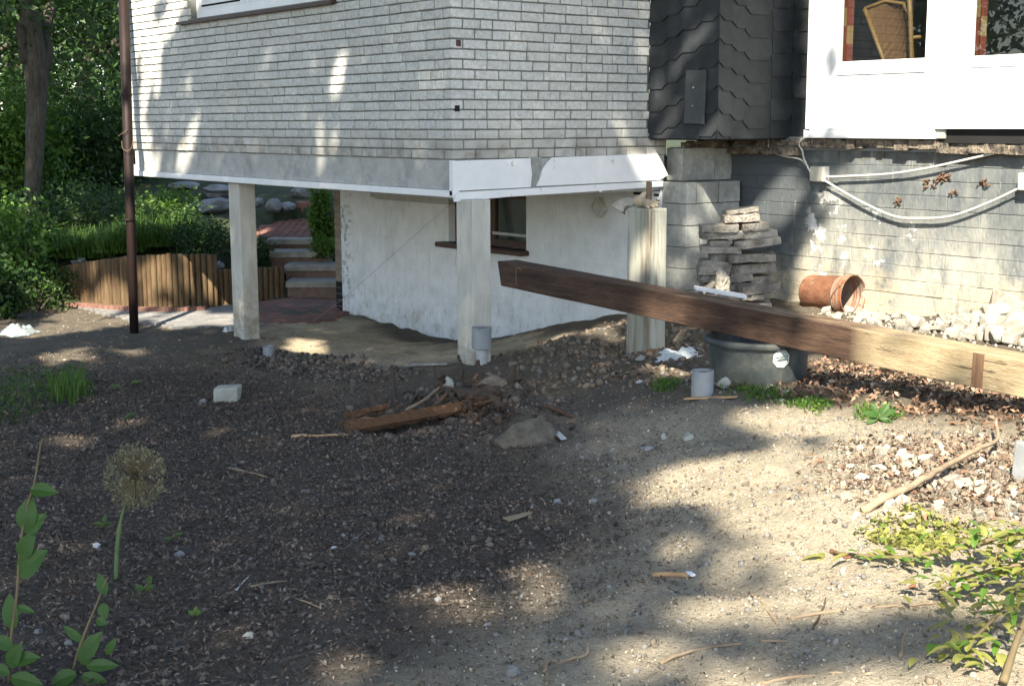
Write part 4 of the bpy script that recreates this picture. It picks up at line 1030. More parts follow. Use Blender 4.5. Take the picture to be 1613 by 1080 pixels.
MT['sticker_w'] = mat('sticker_white', (.60, .61, .62), (.66, .67, .68), 20, .5, 0)
MT['sticker_k'] = mat('sticker_black', (.03, .035, .035), (.04, .045, .045), 20, .5, 0)
MT['lab_red'] = mat('sticker_band', (.44, .46, .42), (.50, .52, .48), 20, .5, 0)
st = tub_patch(1231, 565, 8, .0545, 'sticker_w', 'sticker', .0008, tub)
tub_patch(1231, 565, 8, .0485, 'sticker_k', 'sticker_ring', .0016, st); tub_patch(1231, 565, 8, .0455, 'sticker', 'sticker_face', .0024, st)
ctr = on_tub(1231, 565, .2992); a0 = math.atan2(ctr[1] - tc[1], ctr[0] - tc[0]); R = .2992 + .0032
tang = np.array([-math.sin(a0), math.cos(a0), 0]); nrm = np.array([math.cos(a0), math.sin(a0), 0])
if tang @ CR < 0: tang = -tang
def flat_on_tub(u0, u1, z0, z1, mm, name, lift, slope=.10):
    m = MB(); n = 8; vs = []; fs = []
    for i in range(n + 1):
        u = u0 + (u1 - u0) * i / n; sg = 1 if (np.array([-math.sin(a0), math.cos(a0), 0]) @ tang) > 0 else -1; an = a0 + sg * u / (.2992 + lift)
        for z in (z0, z1): vs.append((tc[0] + (.2992 + lift) * math.cos(an), tc[1] + (.2992 + lift) * math.sin(an), ctr[2] + z + slope * u))
    for i in range(n): fs.append((2 * i, 2 * i + 2, 2 * i + 3, 2 * i + 1))
    m.add(vs, fs); return m.build(name, MT[mm], st)
flat_on_tub(-.040, .040, .0085, .0125, 'sticker_k', 'sticker_bar', .0034); flat_on_tub(-.040, .040, -.0125, -.0085, 'sticker_k', 'sticker_bar', .0034)
tcv = bpy.data.curves.new('sticker_text', 'FONT'); tcv.body = 'hagebau'; tcv.size = .019; tcv.align_x = 'CENTER'; tcv.align_y = 'CENTER'; tcv.materials.append(MT['sticker_k']); tcv.extrude = .0002
to = bpy.data.objects.new('sticker_text', tcv); RM = Matrix((( tang[0], 0, nrm[0]), (tang[1], 0, nrm[1]), (0, 1, 0))).to_4x4()
COL.objects.link(to); _dg = bpy.context.evaluated_depsgraph_get(); _me = bpy.data.meshes.new_from_object(to.evaluated_get(_dg)); bpy.data.objects.remove(to)
to = bpy.data.objects.new('sticker_text', _me); to.matrix_basis = Matrix.Translation(V(ctr + nrm * .0045)) @ RM @ Matrix.Rotation(.10, 4, 'Z'); link(to, st)

# rusty bucket lying on the rubble
bb = GND(1312, 489); 
axb = np.array(CR) * .64 - fv * .77; axb[2] = .02; axb /= np.linalg.norm(axb)
Rb = .148; cb = bb + np.array([CF[0], CF[1], 0]) * .13 + np.array([0, 0, Rb * .92])
Z = Vector(axb); Xv = Z.cross(Vector((0, 0, 1))).normalized(); Yv = Z.cross(Xv); B4 = Matrix((Xv, Yv, Z)).transposed().to_4x4(); B4.translation = V(cb)
bk = thing('bucket', 'rusty metal bucket lying on its side on the rubble behind the timber', 'bucket', bb)
hb = .50; m = MB()
m.lathe([(0, -hb / 2), (.135, -hb / 2), (.150, -hb / 2 + .015), (.155, -hb / 2 + .03), (.172, hb / 2 - .10), (.176, hb / 2 - .095), (.172, hb / 2 - .09), (.177, hb / 2 - .06), (.174, hb / 2 - .055), (.182, hb / 2)], 40, B4)
o = m.build('body', MT['rust'], bk, smooth=True, auto=50)
m = MB(); m.lathe([(.178, hb / 2 - .002), (.150, -hb / 2 + .02), (0, -hb / 2 + .012)], 40, B4); m.build('lining', MT['rust_in'], bk, smooth=True, auto=50)
m = MB(); pts = [B4 @ Vector((.183 * math.cos(t), .183 * math.sin(t), hb / 2)) for t in np.linspace(0, 2 * math.pi, 41)]; m.tube(pts, .006, 6, cap=False); m.build('rim', MT['rust'], bk, smooth=True)
# bail handle folded back against the outside, and its two lugs
m = MB(); pts = [B4 @ Vector((.186 * math.cos(t), .186 * math.sin(t), hb / 2 - .03 - .12 * math.sin(t + .6))) for t in np.linspace(-.6, math.pi - .6, 22)]; m.tube(pts, .004, 6); m.build('handle', MT['steel'], bk, smooth=True)
for t in (-.6, math.pi - .6):
    m = MB(); q = B4 @ Vector((.184 * math.cos(t), .184 * math.sin(t), hb / 2 - .03)); m.rock(q, (.016, .016, .016), 2); m.build('handle_lug', MT['steel'], bk)

# ------------------------------------------------------------------ the stack of broken slabs
SL = [  # x0,x1,ytop,ybot in photo px, tilt, push back, label
 (1147, 1194, 327, 338, .14, .10, 'topmost pale crooked slab fragment of the slab stack'),
 (1143, 1197, 337, 352, .06, .06, 'thick pinkish slab second from the top of the stack'),
 (1108, 1164, 354, 368, .02, .0, 'short slab with rounded end at left, third layer of the stack'),
 (1171, 1211, 351, 365, .08, .02, 'short rough slab at right of the gap, third layer of the stack'),
 (1108, 1172, 366, 378, .0, .03, 'long flat slab under the rounded one in the stack'),
 (1166, 1222, 361, 377, .05, .06, 'crumbly slab end showing mortar at right of the stack'),
 (1163, 1230, 375, 392, .14, -.05, 'clean cut slab tilted up to the right in the stack'),
 (1120, 1150, 379, 389, .0, .04, 'small square slab piece set back in the left half of the stack'),
 (1108, 1166, 388, 401, -.02, .0, 'grey slab left of the tilted clean slab'),
 (1122, 1154, 399, 411, .0, .05, 'narrow slab piece over the dark gap at left in the stack'),
 (1151, 1223, 400, 415, .04, -.06, 'broad slab with broken lip sticking out at right of the stack'),
 (1106, 1153, 410, 424, -.03, .0, 'left slab just below the dark gap in the stack'),
 (1150, 1218, 414, 432, .05, .06, 'reddish shadowed slab under the broad one'),
 (1103, 1148, 421, 435, -.02, -.02, 'pale edged left slab two layers above the pale sack'),
 (1148, 1186, 430, 446, .06, .0, 'middle slab fragment right of the pale sack'),
 (1184, 1217, 435, 450, .06, .03, 'right hand slab piece low in the stack'),
 (1104, 1140, 433, 447, .0, .02, 'left hand slab piece low in the stack'),
 (1140, 1200, 445, 458, .03, .05, 'shadowed slab above the lowest right slab'),
 (1165, 1225, 447, 466, .10, -.08, 'lowest visible slab sticking out at bottom right of the stack'),
 (1110, 1170, 447, 462, .0, .06, 'slab hidden behind the pale sack at the stack foot'),
 (1170, 1204, 463, 474, .05, -.05, 'small slab end resting below the lowest right slab'),
 (1108, 1165, 462, 478, .0, .04, 'slab under the pale sack just over the timber'),
 (1105, 1215, 476, 494, .0, .02, 'wide base slab of the stack, partly hidden by the timber'),
 (1105, 1212, 494, 512, .0, .02, 'bottom base slab of the stack on the ground')]
SD = 11.3
for i, (x0, x1, ya, yb, ti, back, lab) in enumerate(SL):
    s = SD + back; wd = (x1 - x0) / FPX * s; th = (yb - ya - abs(ti) * (x1 - x0) * .35) / FPX * s * 1.02; th = max(th * .84, .036); c = PD((x0 + x1) / 2, (ya + yb) / 2, s)
    dp = random.uniform(.24, .32); wd *= 1.08; r = random.Random(i * 5 + 3); n = 26; poly = []
    for k in range(n):
        a = 2 * math.pi * k / n + .2; ca, sa = math.cos(a), math.sin(a); q = max(abs(ca), abs(sa)); poly.append((ca / q * wd / 2 * r.uniform(.90, 1.03), sa / q * dp / 2 * r.uniform(.84, 1.04)))
    t = math.atan(ti); ux = rv * math.cos(t) + np.array([0, 0, 1]) * math.sin(t); uz = -rv * math.sin(t) + np.array([0, 0, 1]) * math.cos(t)
    m = MB(); m.prism(poly, c + fv * dp * .45 - uz * th / 2, ux, fv, uz, th)
    o = m.build('slab', MT['slab'], bevel=.006); 
    # knock the edges about a little
    for v in o.data.vertices:
        d = mnoise.noise_vector(v.co * 14 + Vector((i * 3.0, 0, 0))) * .011 + mnoise.noise_vector(v.co * 45 + Vector((0, i * 3.0, 0))) * .004; v.co += d
    tag(o, lab, 'slab', 'stacked broken slabs')
def crumple(name, px, py, s, rad, mm, label, cat, seed, squash=.55, sub=3, amp=.6, rest=None):
    c = PD(px, py, s) if rest is None else rest; m = MB(); m.rock((0, 0, 0), (1, 1, 1), seed, sub, amp); 
    vs = []
    for v in m.v:
        v = Vector(v); f = 1 + .28 * mnoise.noise(v * 3.1 + Vector((seed, 2, 3))) + .16 * abs(mnoise.noise(v * 7 + Vector((seed, 5, 1))))
        p = rv * v.x * rad[0] * f + fv * v.y * rad[1] * f; vs.append(tuple(np.asarray(c) + p + np.array([0, 0, v.z * rad[2] * f])))
    m.v = vs; return tag(m.build(name, MT[mm]), label, cat)
crumple('sack', 1138, 446, 11.05, (.055, .05, .085), 'cuff', 'pale bulging paper sack leaning at the foot of the slab stack', 'sack', 3)
m = MB(); c = PD(1116, 452, 11.08); m.obox(c, V(rv * .05 + np.array([0, 0, .045])), V(fv * .05), V(np.array([0, 0, .012]) - rv * .012)); tag(m.build('slab_fragment', MT['slab'], bevel=.006), 'small broken slab leaning left of the pale sack', 'slab')
a, b2 = PD(1094, 451, 10.75), PD(1175, 464.5, 10.6); m = MB(); d = (b2 - a); m.obox((a + b2) / 2 - np.array([0, 0, .012]), V(d / 2), V(fv * .05), V((0, 0, .016))); tag(m.build('white_lath', MT['old_white'], bevel=.006), 'white painted lath lying just behind the timber', 'lath')
m = MB(); c0, c1 = PD(1094, 453, 10.7)[2] - .03, g1(*PD(1094, 453, 10.7)[:2])

# ------------------------------------------------------------------ rubble heap on the strip between the timber and the block wall
VARI = []
for q in range(7):
    bm = bmesh.new(); bmesh.ops.create_cube(bm, size=2.0)
    for v in bm.verts: v.co += Vector((random.uniform(-.35, .35), random.uniform(-.35, .35), random.uniform(-.3, .3)))
    bmesh.ops.bevel(bm, geom=bm.edges[:], offset=.22, segments=1, affect='EDGES')
    me = bpy.data.meshes.new('rubble_stone'); bm.to_mesh(me); bm.free(); me.materials.append(MT['rubble']); VARI.append(me)
def put_rubble(p, r, label, group, lift=.4, me=None):
    o = bpy.data.objects.new('rubble_stone', me or random.choice(VARI)); COL.objects.link(o)
    o.location = (p[0], p[1], p[2] + r * lift); o.scale = (r * random.uniform(.8, 1.3), r * random.uniform(.7, 1.1), r * random.uniform(.6, .95)); o.rotation_euler = (random.uniform(-.5, .5), random.uniform(-.5, .5), random.uniform(0, 6.3))
    return tag(o, label, 'stone', group)
RS = np.array(RUB)
n = 0; tries = 0
while n < 120 and tries < 4000:
    tries += 1
    px = random.uniform(1300, 1640); f_ = (px - 1300) / 340
    py = random.uniform(488 + 0 * f_, 510 + 46 * f_)
    p = GND(px, py, 8)
    if p[0] > 3.2: continue
    r = random.uniform(.016, .042) * (1 + .9 * f_ ** 2)
    put_rubble(p + np.array([0, 0, .05 * f_ * random.random()]), r, 'pale chunk of rubble on the strip between timber and block wall', 'rubble on the strip by the block wall'); n += 1
for (px, py, r, lab) in ((1568, 492, .10, 'big dark edged rubble block leaning at the back of the heap'), (1592, 522, .085, 'square pale block at the heap front by the frame edge'), (1545, 505, .085, 'slanted grey rubble block in the middle of the heap'),
                         (1600, 482, .11, 'large rubble block against the wall at the frame edge'), (1440, 504, .07, 'long flat pale stone lying along the rubble strip')):
    p = GND(px, py + 14, 10); p[0] = min(p[0], 3.15); put_rubble(p, r, lab, None, .7)
# loose debris heap right foreground
n = 0
while n < 85:
    px, py = random.gauss(1455, 75), random.gauss(752, 36)
    if not (1290 < px < 1610 and 690 < py < 840): continue
    put_rubble(GND(px, py, 8), random.uniform(.008, .024), 'pale stone in the sunlit debris patch by the curved branch', 'stones in the sunlit debris patch'); n += 1

# ------------------------------------------------------------------ pipes, stones, sticks and litter on the ground
def pipe(px, py0, py1, s, r, label, narrow=None):
    t = PD(px, py0, s); bz = PD(px, py1, s)[2]
    o = thing('pipe_stub', label, 'pipe', (t[0], t[1], bz))
    m = MB(); zb = bz if narrow is None else PD(px, narrow[0], s)[2]
    m.lathe([(r * .93, t[2] - .02), (r * .93, t[2]), (r, t[2]), (r, zb)] , 24, Matrix.Translation((t[0], t[1], 0))); m.build('sleeve', MT['pipe'], o, smooth=True, auto=40)
    m = MB(); m.lathe([(0.001, t[2] - .018), (r * .94, t[2] - .018)], 24, Matrix.Translation((t[0], t[1], 0))); m.build('plug', MT['dark'], o)
    if narrow:
        m = MB(); m.lathe([(r, zb), (narrow[1], zb - .01), (narrow[1], bz - .15)], 20, Matrix.Translation((t[0] - CR[0] * .0, t[1], 0))); m.build('pipe', MT['shutterbox'], o, smooth=True, auto=40)
pipe(758.5, 515, 585, 11.1, .083, 'grey drain pipe with wide sleeve standing at the corner column foot', narrow=(549, .047))
pg = GND(1107, 624); pipe(1107, 583, 636, float((pg - CP) @ CF) , .062, 'short blue grey pipe end sticking up left of the black tub')
pg = GND(423, 562); pipe(423, 545, 575, float((pg - CP) @ CF), .055, 'small grey pipe end at the dark earth edge under the house')
def ground_rock(px, py, r, mm, label, sub=1, amp=.55, lift=.30, cat='stone', name='stone', seed=None):
    p = GND(px, py); s = float((p - CP) @ CF); rr = [q / FPX * s for q in r]
    m = MB(); m.rock(p + np.array([0, 0, rr[2] * lift]), (rr[0], rr[1], rr[2]), seed or px, sub, amp); return tag(m.build(name, MT[mm], smooth=sub > 2, bevel=.0015), label, cat)
ground_rock(775, 612, (26, 18, 15), 'clod', 'tan half buried boulder behind the root stump', 3, .3, .3, 'boulder', 'boulder')
MT['earth'] = mat('earth_crusted_stone', (.085, .072, .054), (.185, .158, .12), 14, .95, .8, 40, bdist=.02, c3=(.09, .075, .055), s3=5)
ground_rock(835, 694, (52, 40, 30), 'earth', 'large rounded earth crusted boulder half buried right of the stump hole', 3, .3, -.02, 'boulder', 'boulder', 3)
# the block stone with its string
sb = GND(356, 633); ss = float((sb - CP) @ CF)
m = MB(); wd = 19 / FPX * ss; c = sb + np.array([0, 0, 11 / FPX * ss]) + fv * .06
m.obox(c, V(rv * wd + fv * .01), V(fv * wd * .8), V(np.array([0, 0, 13 / FPX * ss]) + rv * .004)); o = m.build('block_stone', MT['pale_stone'], bevel=.014)
for v in o.data.vertices: v.co += mnoise.noise_vector(v.co * 9) * .012
tag(o, 'pale squared block stone lying on the dark soil by itself', 'stone')
a = PX(709, 321, -.02); m = MB(); m.tube([a, a + (c - a) * .5 + np.array([0, 0, -.03]), c + np.array([0, 0, .05])], .0013, 5); tag(m.build('string', MT['twig']), 'thin string running from the house corner down to the block stone', 'string')
ground_rock(320, 634, (7, 6, 5), 'stone', 'small stone touching the left side of the block stone')
ground_rock(806, 1062, (15, 13, 12), 'stone', 'rounded grey stone alone at the bottom centre')
ground_rock(704, 612, (13, 9, 14), 'pale_stone', 'pale flat stone standing in the stump hole')
ground_rock(934, 792, (9, 8, 7), 'stone', 'small tan pebble at the edge of the mulch')
ground_rock(878, 793, (8, 7, 7), 'boulder', 'small bluish pebble left of the tan pebble')
ground_rock(1141, 613, (15, 10, 11), 'pale_stone', 'pale greenish stone wedged between pipe end and black tub', lift=.9, amp=.4)
ground_rock(1085, 692, (13, 9, 7), 'pale_stone', 'flat cluster stone in the middle of the grey soil')
ground_rock(1045, 690, (7, 6, 6), 'pale_stone', 'bright little stone left of the flat cluster stone')
ground_rock(1020, 708, (14, 10, 6), 'stone', 'greenish flat stone on the grey soil below the cluster')
ground_rock(1215, 612, (8, 7, 6), 'pale_stone', 'small pale stone in the weeds at the tub foot')
ground_rock(1240, 620, (8, 7, 6), 'pale_stone', 'rounder pale stone right of the one at the tub foot')
ground_rock(1232, 632, (6, 5, 4), 'pale_stone', 'lowest of the pale stones in the weeds under the tub')
ground_rock(392, 1003, (11, 8, 7), 'pale_stone', 'yellowish flat stone on the mulch at bottom left')
ground_rock(152, 862, (7, 6, 7), 'bag', 'bright white chip beside the seed head stalk', amp=.5)
ground_rock(526, 864, (6, 5, 4), 'bag', 'bright white scrap in the middle of the mulch', amp=.6)
ground_rock(282, 876, (13, 9, 8), 'boulder', 'flat bluish stone with a brown end behind the stalk')
ground_rock(60, 997, (10, 8, 7), 'stone', 'grey stone at bottom left under the green leaves')
ground_rock(107, 1015, (8, 7, 6), 'stone', 'smaller grey stone right of the one under the leaves')
ground_rock(1438, 925, (9, 6, 5), 'rust', 'reddish crumpled leaf lump on the pale soil', amp=.6)
ground_rock(1327, 900, (6, 5, 6), 'dirtpaint', 'tiny pink flower head on the pale soil', amp=.8, cat='flower', name='flower_head', seed=4)
for k, (px, py) in enumerate(((600, 852), (650, 874), (690, 945), (768, 985), (480, 775), (560, 850))): ground_rock(px, py, (8, 6, 5), 'stone', ('grey pebble above the centre of the mulch', 'brownish pebble right of the mulch centre', 'pebble at the warm lit spot in the mulch', 'pebble near the lower edge of the mulch', 'pebble in the upper middle of the mulch', 'pebble beside the white scrap')[k])

def stick(pts, r, mm, label, cat='stick', name='stick', r2=None, lift=.6):
    P = []; 
    for a in pts:
        p = GND(a[0], a[1], 10); P.append(p + np.array([0, 0, r * lift + (a[2] if len(a) > 2 else 0)]))
    P = smooth_pts(P, 4); n = len(P); rr = [r + ((r2 if r2 is not None else r * .6) - r) * i / (n - 1) for i in range(n)]
    for i in range(n): P[i] = P[i] + rng.normal(size=3) * r * .25
    m = MB(); m.tube(P, rr, 7); return tag(m.build(name, MT[mm], smooth=True), label, cat)
stick([(1358, 808), (1410, 792, .03), (1460, 772, .05), (1500, 750, .05), (1545, 728, .05), (1570, 712, .05), (1568, 690, .08)], .016, 'twig', 'long curved pale branch lying over the debris patch', 'branch', 'branch', .007)
stick([(1420, 805, .0), (1421, 792, .03), (1432, 780, .03)], .006, 'twig', 'short side twig rising from the curved branch')
def lath(pa, pb, wpx, mm, label, thick=.008, name='lath', cat='lath', taper=1.0):
    a, b2 = GND(*pa), GND(*pb); d = b2 - a; L = np.linalg.norm(d); d /= L; s = float((a - CP) @ CF); wv = np.cross([0, 0, 1], d); wv /= np.linalg.norm(wv); hw = wpx / FPX * s / 2 / max(.25, abs(CF[2]) + .2)
    m = MB(); o_ = a + np.array([0, 0, .012]); m.prism([(0, -hw), (L * .97, -hw * taper), (L, 0), (L * .98, hw * taper), (0.01, hw)], o_, d, wv, np.cross(d, wv), thick); return tag(m.build(name, MT[mm], bevel=.002), label, cat)
lath((1078, 632), (1162, 629), 4, 'orange_wood', 'straight orange brown lath in front of the pipe end')
stick([(1030, 908), (1070, 907), (1086, 909)], .010, 'orange_wood', 'short thick orange stick with a pale frayed end', r2=.009)
lath((1084, 907), (1092, 913), 3, 'old_white', 'frayed white tip lying at the end of the orange stick', cat='wood scrap', name='wood_scrap')
lath((796, 824), (836, 813), 7, 'twig', 'pale wood splinter on the mulch right of centre', name='wood_scrap', cat='wood scrap', taper=.5)
stick([(360, 738), (390, 744), (422, 752)], .006, 'twig', 'thin pale twig on the mulch left of centre')
stick([(395, 925), (420, 919), (452, 916)], .005, 'twig', 'curled whitish twig in the lower mulch')
stick([(372, 930), (382, 918), (392, 908)], .003, 'cable', 'tiny white fibre beside the curled twig')
stick([(452, 940), (480, 947), (505, 958)], .004, 'twig', 'brown straw on the mulch below centre')
stick([(460, 688), (500, 687), (548, 686)], .010, 'orange_wood', 'straight thin wood strip left of the rotten plank')
stick([(858, 1060), (862, 1052, .02), (880, 1045), (900, 1039), (922, 1033), (928, 1022, .02)], .007, 'twig', 'forked dry twig at the bottom right of centre')
stick([(862, 1080), (860, 1062), (856, 1052)], .006, 'twig', 'broken leg of the forked twig at the bottom edge')
stick([(1040, 1046), (1090, 1026), (1160, 1015), (1240, 1010)], .006, 'twig', 'long thin root lying across the pale soil at the bottom')
stick([(1242, 975), (1300, 966), (1380, 957), (1430, 954), (1475, 950)], .006, 'twig', 'long brown twig pointing at the yellowing branch')
stick([(1180, 935), (1200, 950), (1226, 984)], .005, 'twig', 'bent twig on the pale soil right of the orange stick')
stick([(1195, 1078), (1260, 1066), (1330, 1060)], .006, 'twig', 'pale root at the bottom edge right of centre')
stick([(1280, 990), (1293, 968), (1300, 952, .02)], .004, 'dark_twig', 'dark upright twig crossing the long brown twig')
stick([(1418, 1035), (1424, 1012, .02), (1430, 1004, .03)], .006, 'twig', 'short forked twig with one green leaf on the pale soil')
stick([(1310, 870), (1320, 874), (1340, 880)], .009, 'rust', 'reddish bark sliver at the tip of the yellowing branch')
stick([(660, 968), (720, 935), (760, 915)], .003, 'dark_twig', 'thin dark root lying across the mulch by the lit spot')
lath((876, 684), (888, 696), 3.5, 'bag', 'small white plastic strip right of the earth mound', name='plastic_strip', cat='litter')
lath((862, 642), (900, 660), 6, 'rot', 'broken brown wood piece right of the stump hole', name='wood_scrap', cat='wood scrap', taper=.4)
# rotten plank and root stump in the hole
def plank(pa, pb, w, th, mm, label, tilt=0., lift=.0, seed=1):
    a, b2 = GND(*pa) + np.array([0, 0, lift]), GND(*pb) + np.array([0, 0, lift]); n = 22; d = b2 - a; L = np.linalg.norm(d); d /= L; s = np.cross([0, 0, 1], d); s /= np.linalg.norm(s); u = np.cross(d, s); vs = []; fs = []
    for i in range(n + 1):
        t = i / n; k = mnoise.noise(Vector((t * 9, seed, 0))); k2 = mnoise.noise(Vector((t * 14, seed, 5))); ww = w * (1 - .45 * t ** 3) * (1 + .25 * k); hh_ = th * (1 + .4 * k2)
        c_ = a + d * L * t + s * .02 * k
        for (x, y) in ((-1, 0), (-.6, 1), (.3, .75 + .3 * k), (1, .2), (.8, -.6), (-.7, -.6)): vs.append(c_ + s * x * ww / 2 + u * (y * hh_ + .01 * mnoise.noise(Vector((t * 30, x * 4, seed)))))
    for i in range(n):
        for j in range(6): fs.append((i * 6 + j, i * 6 + (j + 1) % 6, i * 6 + 6 + (j + 1) % 6, i * 6 + 6 + j))
    fs += [tuple(range(5, -1, -1)), tuple(n * 6 + j for j in range(6))]
    m = MB(); m.add(vs, fs); return tag(m.build('rotten_plank', MT[mm]), label, 'plank')
plank((548, 682), (780, 640), .13, .05, 'rot', 'long rotten orange brown plank lying along the stump hole', lift=.03)
plank((545, 668), (612, 655), .05, .025, 'rot', 'short rotten plank end behind the left tip of the long plank', lift=.06, seed=4)
stick([(640, 662, .06), (668, 645, .05), (692, 625, .06)], .013, 'twig', 'pale splintered stick rising from the rotten plank', r2=.008)
lath((560, 663), (590, 660), 7, 'orange_wood', 'pale broken board tip on the left end of the plank', name='wood_scrap', cat='wood scrap')
st_ = GND(745, 640)
stp = thing('root_stump', 'dug out dark root stump with broken prongs in the soil hole', 'stump', st_)
for q, (pts, r) in enumerate((([(800, 615, -.02), (806, 606, .05), (812, 597, .10)], .035), ([(725, 600, .0), (728, 592, .06), (722, 582, .11)], .022), ([(757, 604, .0), (756, 598, .06), (752, 592, .12)], .028), ([(622, 640, .0), (620, 618, .08), (618, 604, .14)], .020),
                              ([(730, 650, .02), (715, 640, .05), (702, 628, .06)], .016), ([(640, 655, .02), (655, 640, .08), (668, 628, .05)], .010), ([(790, 650, .03), (770, 640, .06), (745, 630, .04)], .030), ([(690, 615, .02), (686, 604, .08), (684, 596, .10)], .012), ([(600, 655, .03), (586, 645, .08), (583, 638, .07)], .03))):
    P = smooth_pts([GND(a, b_, 8) + np.array([0, 0, h_]) for a, b_, h_ in pts], 4); m = MB(); m.tube([p + rng.normal(size=3) * r * .2 for p in P], [r * (1 - .5 * i / len(P)) for i in range(len(P))], 8); m.build('root', MT['dark_twig'], stp, smooth=True)
m = MB(); m.rock(GND(760, 632) + np.array([0, 0, .02]), (.16, .12, .08), 5, 3, .7); m.build('stump_body', MT['dark_twig'], stp)
MT['bark_bits'] = mat('torn_bark', (.040, .026, .018), (.12, .075, .046), 16, .95, .8, 40, var=.5, bdist=.02)
for q in range(46):
    a = GND(random.gauss(735, 42), random.gauss(645, 17), 8); d_ = Vector((random.gauss(0, 1), random.gauss(0, 1), random.gauss(0, .35))).normalized(); L_ = random.uniform(.04, .17)
    m = MB(); r_ = random.uniform(.006, .020); m.tube([V(a) - d_ * L_ * .5 + Vector((0, 0, .02)), V(a) + Vector((random.gauss(0, .012), random.gauss(0, .012), .03 + random.random() * .05)), V(a) + d_ * L_ * .5 + Vector((0, 0, .03))], [r_, r_ * .9, r_ * .3], 5); m.build('root_fragment', MT['bark_bits'], stp)
for q in range(26):
    t_ = random.random(); a = GND(548 + 232 * t_ + random.gauss(0, 10), 682 - 42 * t_ + random.gauss(2, 8), 8); d_ = Vector((1, .25 + random.gauss(0, .25), random.gauss(0, .12))).normalized(); L_ = random.uniform(.06, .22); sd_ = d_.cross(Vector((0, 0, 1))).normalized()
    m = MB(); m.obox(V(a) + Vector((0, 0, .03 + random.random() * .05)), d_ * L_ * .5, sd_ * random.uniform(.006, .018), Vector((0, 0, random.uniform(.003, .008)))); m.build('splinter', MT['rot'] if q % 3 else MT['bark_bits'], stp)
lath((640, 578), (708, 576), 4, 'slab', 'thin grey slab half buried in front of the corner column', thick=.02, name='slab', cat='slab')
# plastic bags
def drape(name, px, py, w, h, mm, label, cat, seed, hz=.05):
    """a crumpled sheet of plastic"""
    p = GND(px, py); s = float((p - CP) @ CF); W_, D_ = w / FPX * s, h / FPX * s * 2.6; n = 22; vs = []; fs = []
    for i in range(n + 1):
        for j in range(n + 1):
            u, v_ = (i / n - .5), (j / n - .5); e = 1 - (2 * max(abs(u), abs(v_))) ** 3
            k = mnoise.noise(Vector((u * 4 + seed, v_ * 4, seed))); k2 = abs(mnoise.noise(Vector((u * 9, v_ * 9 + seed, 2))))
            x = p + rv * (u * W_ * (1 + .35 * mnoise.noise(Vector((v_ * 3, seed, 0))))) + fv * (v_ * D_ * (1 + .3 * mnoise.noise(Vector((u * 3, 4, seed)))) + D_ * .2)
            z = g1(x[0], x[1]) + .006 + max(0, e) * hz * (.7 + k * 1.2) + k2 * .03 * max(e, .1); vs.append((x[0], x[1], z))
    for i in range(n):
        for j in range(n): q = i * (n + 1) + j; fs.append((q, q + 1, q + n + 2, q + n + 1))
    m = MB(); m.add(vs, fs); return tag(m.build(name, MT[mm]), label, cat)
drape('plastic_sheet', 1068, 568, 66, 18, 'bag', 'crumpled white plastic sheet lying right of the free pillar foot', 'plastic sheet', 3, .05)
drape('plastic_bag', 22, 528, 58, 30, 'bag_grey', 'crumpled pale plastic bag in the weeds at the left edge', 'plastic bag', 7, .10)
drape('plastic_scrap', 360, 522, 18, 8, 'bag', 'small white plastic scrap left of the far column foot', 'plastic scrap', 9, .05)
ground_rock(1025, 560, (12, 10, 9), 'rust', 'orange brick fragment at the foot of the free pillar', amp=.5, name='brick_fragment')
ground_rock(1008, 566, (9, 8, 6), 'stone', 'grey lump left of the orange brick fragment')
ground_rock(1052, 602, (10, 8, 7), 'stone', 'grey stone in the moss left of the pipe end')
ground_rock(1007, 603, (8, 6, 4), 'bag', 'small white flake on the soil below the free pillar', amp=.5)

# ------------------------------------------------------------------ ground cover that nobody could count
def scatter(n, poly_px, m0=.25, m1=.15):
    """ground points inside a photo polygon"""
    poly = np.array(ground_poly(poly_px)); lo, hi = poly.min(0), poly.max(0); out = np.zeros((0, 2))
    while len(out) < n:
        q = lo + rng.random((n * 2, 2)) * (hi - lo); s = poly_sd(q[:, 0], q[:, 1], poly); q = q[s > rng.uniform(-m0, m1, len(q))]; out = np.concatenate([out, q])
    out = out[:n]; return np.column_stack([out, gz(out[:, 0], out[:, 1])])
WHOLE = [(-60, 1200), (-60, 560), (380, 560), (700, 590), (960, 600), (1330, 650), (1680, 690), (1680, 1200)]
MPX = [(-60, 1200), (-60, 640), (200, 590), (350, 585), (520, 640), (560, 695), (760, 700), (880, 745), (925, 830), (880, 900), (760, 960), (560, 1010), (420, 1075), (350, 1200)]
def chips(name, pts, size, mm, tilt=.5, aspect=.4, lift=.006, fold=.05):
    p = pts.copy(); p[:, 2] += lift * rng.uniform(.2, 2.0, len(p)); v, q = leaf_quads(p, size, (0, 0, 1), tilt, aspect, fold); return fast(name, v, q, MT[mm], kind='stuff')
chips('bark_mulch', scatter(42000, MPX, .55, .2), .015, 'chips', .7, .45)
chips('bark_mulch', scatter(9000, MPX, .3, .3), .030, 'chips', .5, .35)
chips('brown_litter', scatter(14000, MPX, .9, .1), .021, 'chips_brown', .6, .38)
chips('brown_litter', scatter(9000, WHOLE), .017, 'chips_brown', .5, .32)
chips('brown_litter', scatter(6000, [(-60, 700), (-60, 560), (380, 555), (640, 600), (540, 690), (330, 640)]), .024, 'chips_brown', .55, .42)
chips('pale_wood_bits', scatter(1500, MPX), .020, 'chips_pale', .5, .3)
chips('straw', scatter(1300, WHOLE), .05, 'chips_pale', .25, .06, .006, .02)
chips('pale_wood_bits', scatter(1800, WHOLE), .022, 'chips_pale', .4, .3)
chips('pale_wood_bits', scatter(1500, [(40, 520), (60, 480), (200, 480), (420, 510), (700, 560), (400, 580), (0, 600)]), .035, 'chips_pale', .4, .35)
